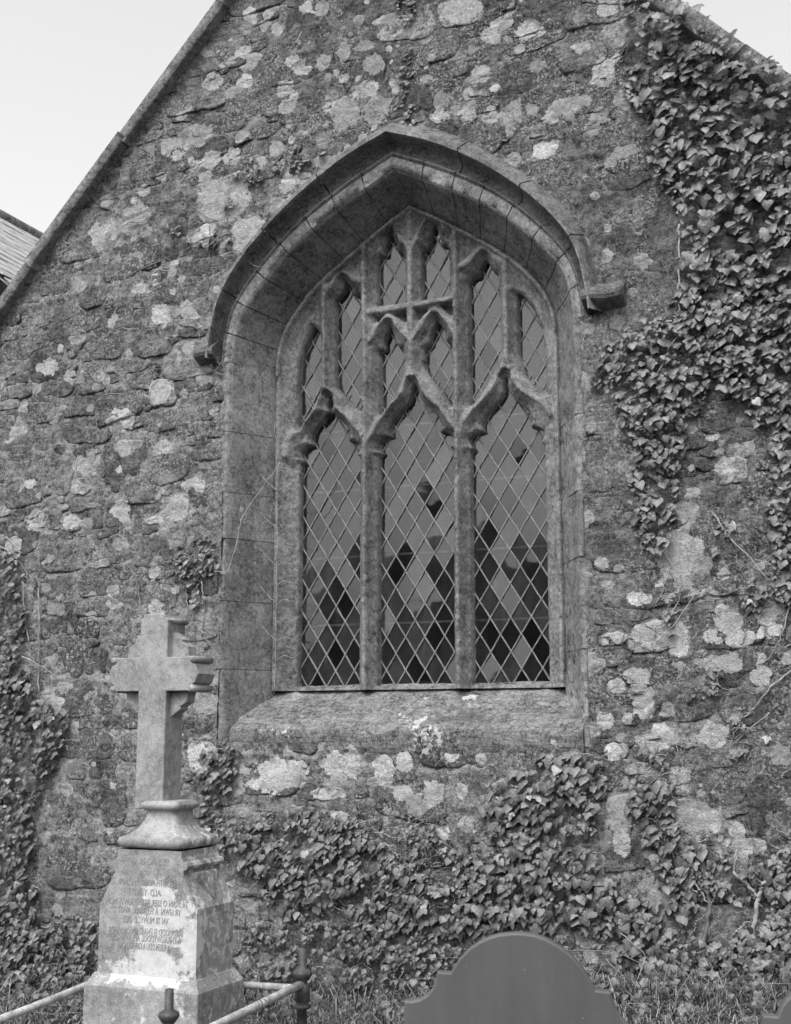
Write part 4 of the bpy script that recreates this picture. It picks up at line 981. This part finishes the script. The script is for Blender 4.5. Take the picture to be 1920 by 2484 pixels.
RS_ = [([(1447,480),(1450,560),(1446,640),(1452,690)], .007, .005, .05, M_STEM), ([(1688,1430),(1640,1470),(1600,1520),(1560,1545)], .007, .003, .03, M_STEM), ([(1688,1280),(1660,1370),(1625,1420)], .005, .002, .03, M_STEM),
 ([(1520,1090),(1560,1150),(1600,1190),(1640,1240)], .005, .003, .03, M_STEM), ([(1400,1160),(1430,1200),(1420,1240),(1400,1290)], .005, .003, .03, M_STEM), ([(1480,1270),(1440,1330),(1400,1370)], .004, .002, .03, M_STEM),
 ([(1640,1520),(1560,1590)], .004, .002, .03, M_STEM), ([(1340,860),(1400,800),(1430,740),(1460,700)], .005, .003, .07, M_STEM)]
allR = [p[0] for p in RP]
ivy('dense large-leaved ivy hanging over the right side of the gable from its coping', (-1.3, 0, 3.8), RP, RS_+twigs(allR, 60)+twigs([[(1300,1180),(1688,1180),(1688,1700),(1300,1700)]], 34, 3, 7, 12))
LP = [([(395,1600),(480,1560),(505,1650),(445,1730),(560,1745),(700,1705),(770,1760),(860,1830),(960,1900),(860,1970),(700,1940),(600,1955),(560,1900),(480,1835),(430,1760)], .86, .045, .07, .075),
 ([(1080,1640),(1180,1590),(1270,1605),(1295,1680),(1275,1760),(1285,1850),(1400,1935),(1500,2085),(1400,2110),(1300,2010),(1200,1970),(1100,2000),(950,2000),(850,1965),(800,1880),(950,1880),(1040,1800),(1030,1710)], .90, .045, .08, .08),
 ([(1330,1660),(1430,1650),(1440,1760),(1510,1790),(1490,1900),(1510,1960),(1440,1960),(1400,1850),(1370,1780)], .8, .045, .075, .07),
 ([(1640,1800),(1710,1780),(1710,2060),(1560,2095),(1520,2020),(1620,1950)], .9, .04, .065, .09),
 ([(500,1940),(960,1970),(1200,1990),(1240,2060),(900,2120),(700,2130),(510,2110)], .48, .03, .05, .07),
 ([(1500,1780),(1640,1800),(1600,2000),(1500,2060),(1450,1950)], .35, .04, .06, .05), ([(560,1720),(1040,1760),(1000,1900),(600,1900)], .35, .03, .055, .05)]
LS_ = [([(1617,1914),(1628,1890),(1644,1866),(1657,1835)], .012, .008, .05, M_STEM), ([(1616,1912),(1595,1886),(1567,1860),(1572,1812)], .010, .006, .05, M_STEM), ([(1600,2015),(1612,1960),(1617,1908)], .013, .012, .05, M_STEM),
 ([(1495,2070),(1505,1990),(1515,1930),(1500,1860),(1480,1820)], .014, .010, .03, M_DARKSTEM), ([(1480,1880),(1510,1925)], .006, .004, .05, M_STEM), ([(1290,2045),(1330,2080),(1390,2110)], .003, .0015, .12, M_STEM), ([(1325,1990),(1380,2040),(1440,2120)], .003, .0015, .12, M_STEM)]
allL = [p[0] for p in LP]
ivy('low spreading ivy climbing from the ground beneath the window sill', (-2.4, 0, .1), LP, LS_+twigs(allL, 230, 3, 9, 9)+twigs([[(760,1720),(1100,1780),(1050,2000),(800,1980)]], 90, 3, 7, 10))
QP = [([(-40,1150),(40,1180),(58,1300),(46,1400),(80,1480),(150,1505),(140,1580),(90,1690),(70,1850),(110,1980),(150,2060),(60,2130),(-40,2130)], .97, .045, .07, .10), ([(0,1940),(230,1960),(240,2130),(0,2150)], .6, .035, .055, .08)]
QS = [([(45,1180),(30,1170),(20,1150),(0,1140)], .006, .004, .03, M_STEM), ([(0,1165),(25,1180),(45,1200),(60,1230)], .006, .003, .03, M_STEM), ([(50,1240),(52,1300),(62,1370)], .006, .004, .04, M_STEM), ([(82,1240),(84,1320),(82,1400),(84,1480)], .006, .004, .03, M_STEM),
 ([(48,1400),(95,1425),(125,1450)], .005, .003, .06, M_STEM)]
ivy('dark ivy column growing up the far left edge of the wall', (-5.3, 0, .1), QP, QS+twigs([p[0] for p in QP], 80, 3, 8, 10))
SP = [([(372,1165),(470,1140),(475,1195),(425,1240),(450,1300),(410,1320),(388,1240)], .85, .035, .055, .05)]
SS = [([(395,1240),(400,1300),(388,1340),(392,1370)], .004, .003, .02, M_STEM), ([(430,1240),(436,1300),(432,1360)], .004, .002, .02, M_STEM), ([(455,1200),(478,1225),(500,1180),(520,1100),(560,1040),(600,985)], .0045, .0025, .02, M_STEM),
 ([(290,1235),(296,1265),(300,1300)], .003, .002, .02, M_STEM)]
ivy('small ivy tuft on the wall above the right arm of the cross', (-4.35, 0, 2.3), SP, SS+twigs([[(370,1160),(475,1140),(470,1390),(380,1390)]], 22, 3, 6, 9))
UP = [([(845,-20),(885,-20),(882,150),(880,260),(858,310),(848,120)], .5, .025, .045, .03), ([(540,300),(700,270),(700,330),(560,400),(480,470),(440,440)], .28, .03, .045, .03), ([(330,480),(520,470),(500,540),(360,520)], .25, .03, .045, .03)]
ivy('sparse small-leaved ivy sprigs scattered on the wall above the hood mould', (-3.6, 0, 5.5), UP, twigs([[(100,480),(520,480),(480,1000),(60,1000)]], 40, 4, 9, 12)+[([(446,480),(448,560),(440,640),(425,720),(420,740)], .003, .002, .02, M_DARKSTEM), ([(300,575),(345,555),(400,530),(450,505)], .004, .002, .02, M_DARKSTEM)])
# creeper on the left jamb
cs = [([(585,1480),(588,1380),(590,1250),(592,1100),(590,980),(588,900)], .003, .002, -.26, M_STEM)]
for k in range(11):
    y = 1000+k*40; cs.append(([(590, y+10), (606, y-2), (625, y+3), (640, y-8)], .0022, .0012, -.27, M_STEM))
    if k % 2: cs.append(([(590, y+6), (570, y-12), (555, y-30)], .0022, .0012, -.16, M_STEM))
cr_root = empty('bare_creeper', (UC-.95, 0, 2.), label='bare fine creeper stems fanned over the left window jamb', category='creeper')
for (pts, r0, r1, yy, mat) in cs:
    Q = np.array([at(x, y, -yy) for x, y in pts]); Q = resample(smoothcurve(Q, 5), 5*len(pts)); Q[:, 0] += rng.normal(0, .003, len(Q))
    add('stem', *tube(Q, np.linspace(r0, r1, len(Q)), 5), mat, cr_root)

# ---------------------------------------------------------------- grass and weeds at the foot of the wall
def blades(n, xr, yr, hmin, hmax, dead=.2):
    x = rng.uniform(xr[0], xr[1], n); y = rng.uniform(yr[0], yr[1], n)
    cl_ = fbm(x, y, 2.2, 3, 3); k = cl_ > -.6; x, y, cl_ = x[k], y[k], cl_[k]; n = len(x)
    z = gh(x, y)-.02; h = rng.uniform(hmin, hmax, n)*(1+.6*cl_); a = rng.uniform(0, 2*math.pi, n); lean = rng.uniform(.3, 1.6, n)*h; wd = rng.uniform(.0018, .0042, n)
    V = np.zeros((n, 7, 3)); dx, dy = np.cos(a), np.sin(a); sx, sy = -dy*wd, dx*wd
    for i, (t, s_) in enumerate(((0, 1), (.4, .9), (.75, .6))):
        cx_ = x+dx*lean*t**2; cy_ = y+dy*lean*t**2; cz_ = z+h*t*(1-.15*t*lean/h)
        V[:, 2*i] = np.stack([cx_+sx*s_, cy_+sy*s_, cz_], 1); V[:, 2*i+1] = np.stack([cx_-sx*s_, cy_-sy*s_, cz_], 1)
    V[:, 6] = np.stack([x+dx*lean, y+dy*lean, z+h*(.85-.25*lean/h)], 1)
    b = (np.arange(n)*7)[:, None]; F = np.concatenate([b+np.array([[0, 1, 3]]), b+np.array([[0, 3, 2]]), b+np.array([[2, 3, 5]]), b+np.array([[2, 5, 4]]), b+np.array([[4, 5, 6]])], 0)
    return V.reshape(-1, 3), F
V, F = blades(75000, (-6.4, .2), (-3.2, -.02), .04, .15)
V3, F3 = blades(1500, (-6.4, .2), (-.6, -.03), .12, .30); F = np.vstack([F, F3+len(V)]); V = np.vstack([V, V3]); add('grass', V, F, M_GRASS, smooth=False, kind='stuff', label='rough uncut grass along the foot of the wall', category='grass')
WV_ = []; WF = []; o_ = 0
for _ in range(3200):
    x = random.uniform(-6., .1); y = -random.random()**1.5*1.3-.04
    if float(fbm(x, y, 1.6, 2, 2)) < -.12: continue
    Vl, Fl = random.choice(LEAF); M = np.array(leaf_matrix(None, 1)); s_ = random.uniform(.018, .05)
    T_ = np.array([x, y, float(gh(x, y))+random.uniform(.0, .20)*(1.2+y)]); WV_.append(Vl*s_ @ M.T+T_); WF += [tuple(i+o_ for i in f) for f in Fl]; o_ += len(Vl)
add('weeds', np.vstack(WV_), WF, M_LEAF, kind='stuff', label='low leafy weeds tangled in the grass under the wall', category='weeds')
mb = MB()
for _ in range(70):
    x = random.uniform(-6., .1); y = -random.random()*1.1-.05; z = float(gh(x, y)); a = random.uniform(0, 6.3); L_ = random.uniform(.15, .5)
    P = [(x+math.cos(a)*L_*t*(.5+t)+random.gauss(0, .008), y+.4*math.sin(a)*L_*t, z+L_*(1.1*t-.75*t*t)+random.gauss(0, .004)) for t in np.linspace(0, 1, 7)]
    mb.tube(P, [.0015]*7, 3)
add('dry_stalks', mb.V, mb.F, M_STEM, kind='stuff', label='thin bleached dead stalks arching out of the grass', category='dead stalks')
# a twist of wire tied round the near rail
pw = atZ(535*S, 2436*S, .37); tt = np.linspace(0, 2*math.pi*1.6, 24); yw = pw[1]
zr_ = zrail+.02-.10*(p1[1]-yw)/(p1[1]+4.4)
P = np.stack([p1[0]-.005+.023*np.cos(tt), yw+.012*tt/3, zr_+.021*np.sin(tt)], 1)
P = np.vstack([P, P[-1]+np.array([[.03, .02, .03], [.07, .03, .0], [.10, .05, -.05], [.12, .06, -.12]])])
w_ob = add('tie_wire', *tube(P, .0016, 4), M_IRON, rail)
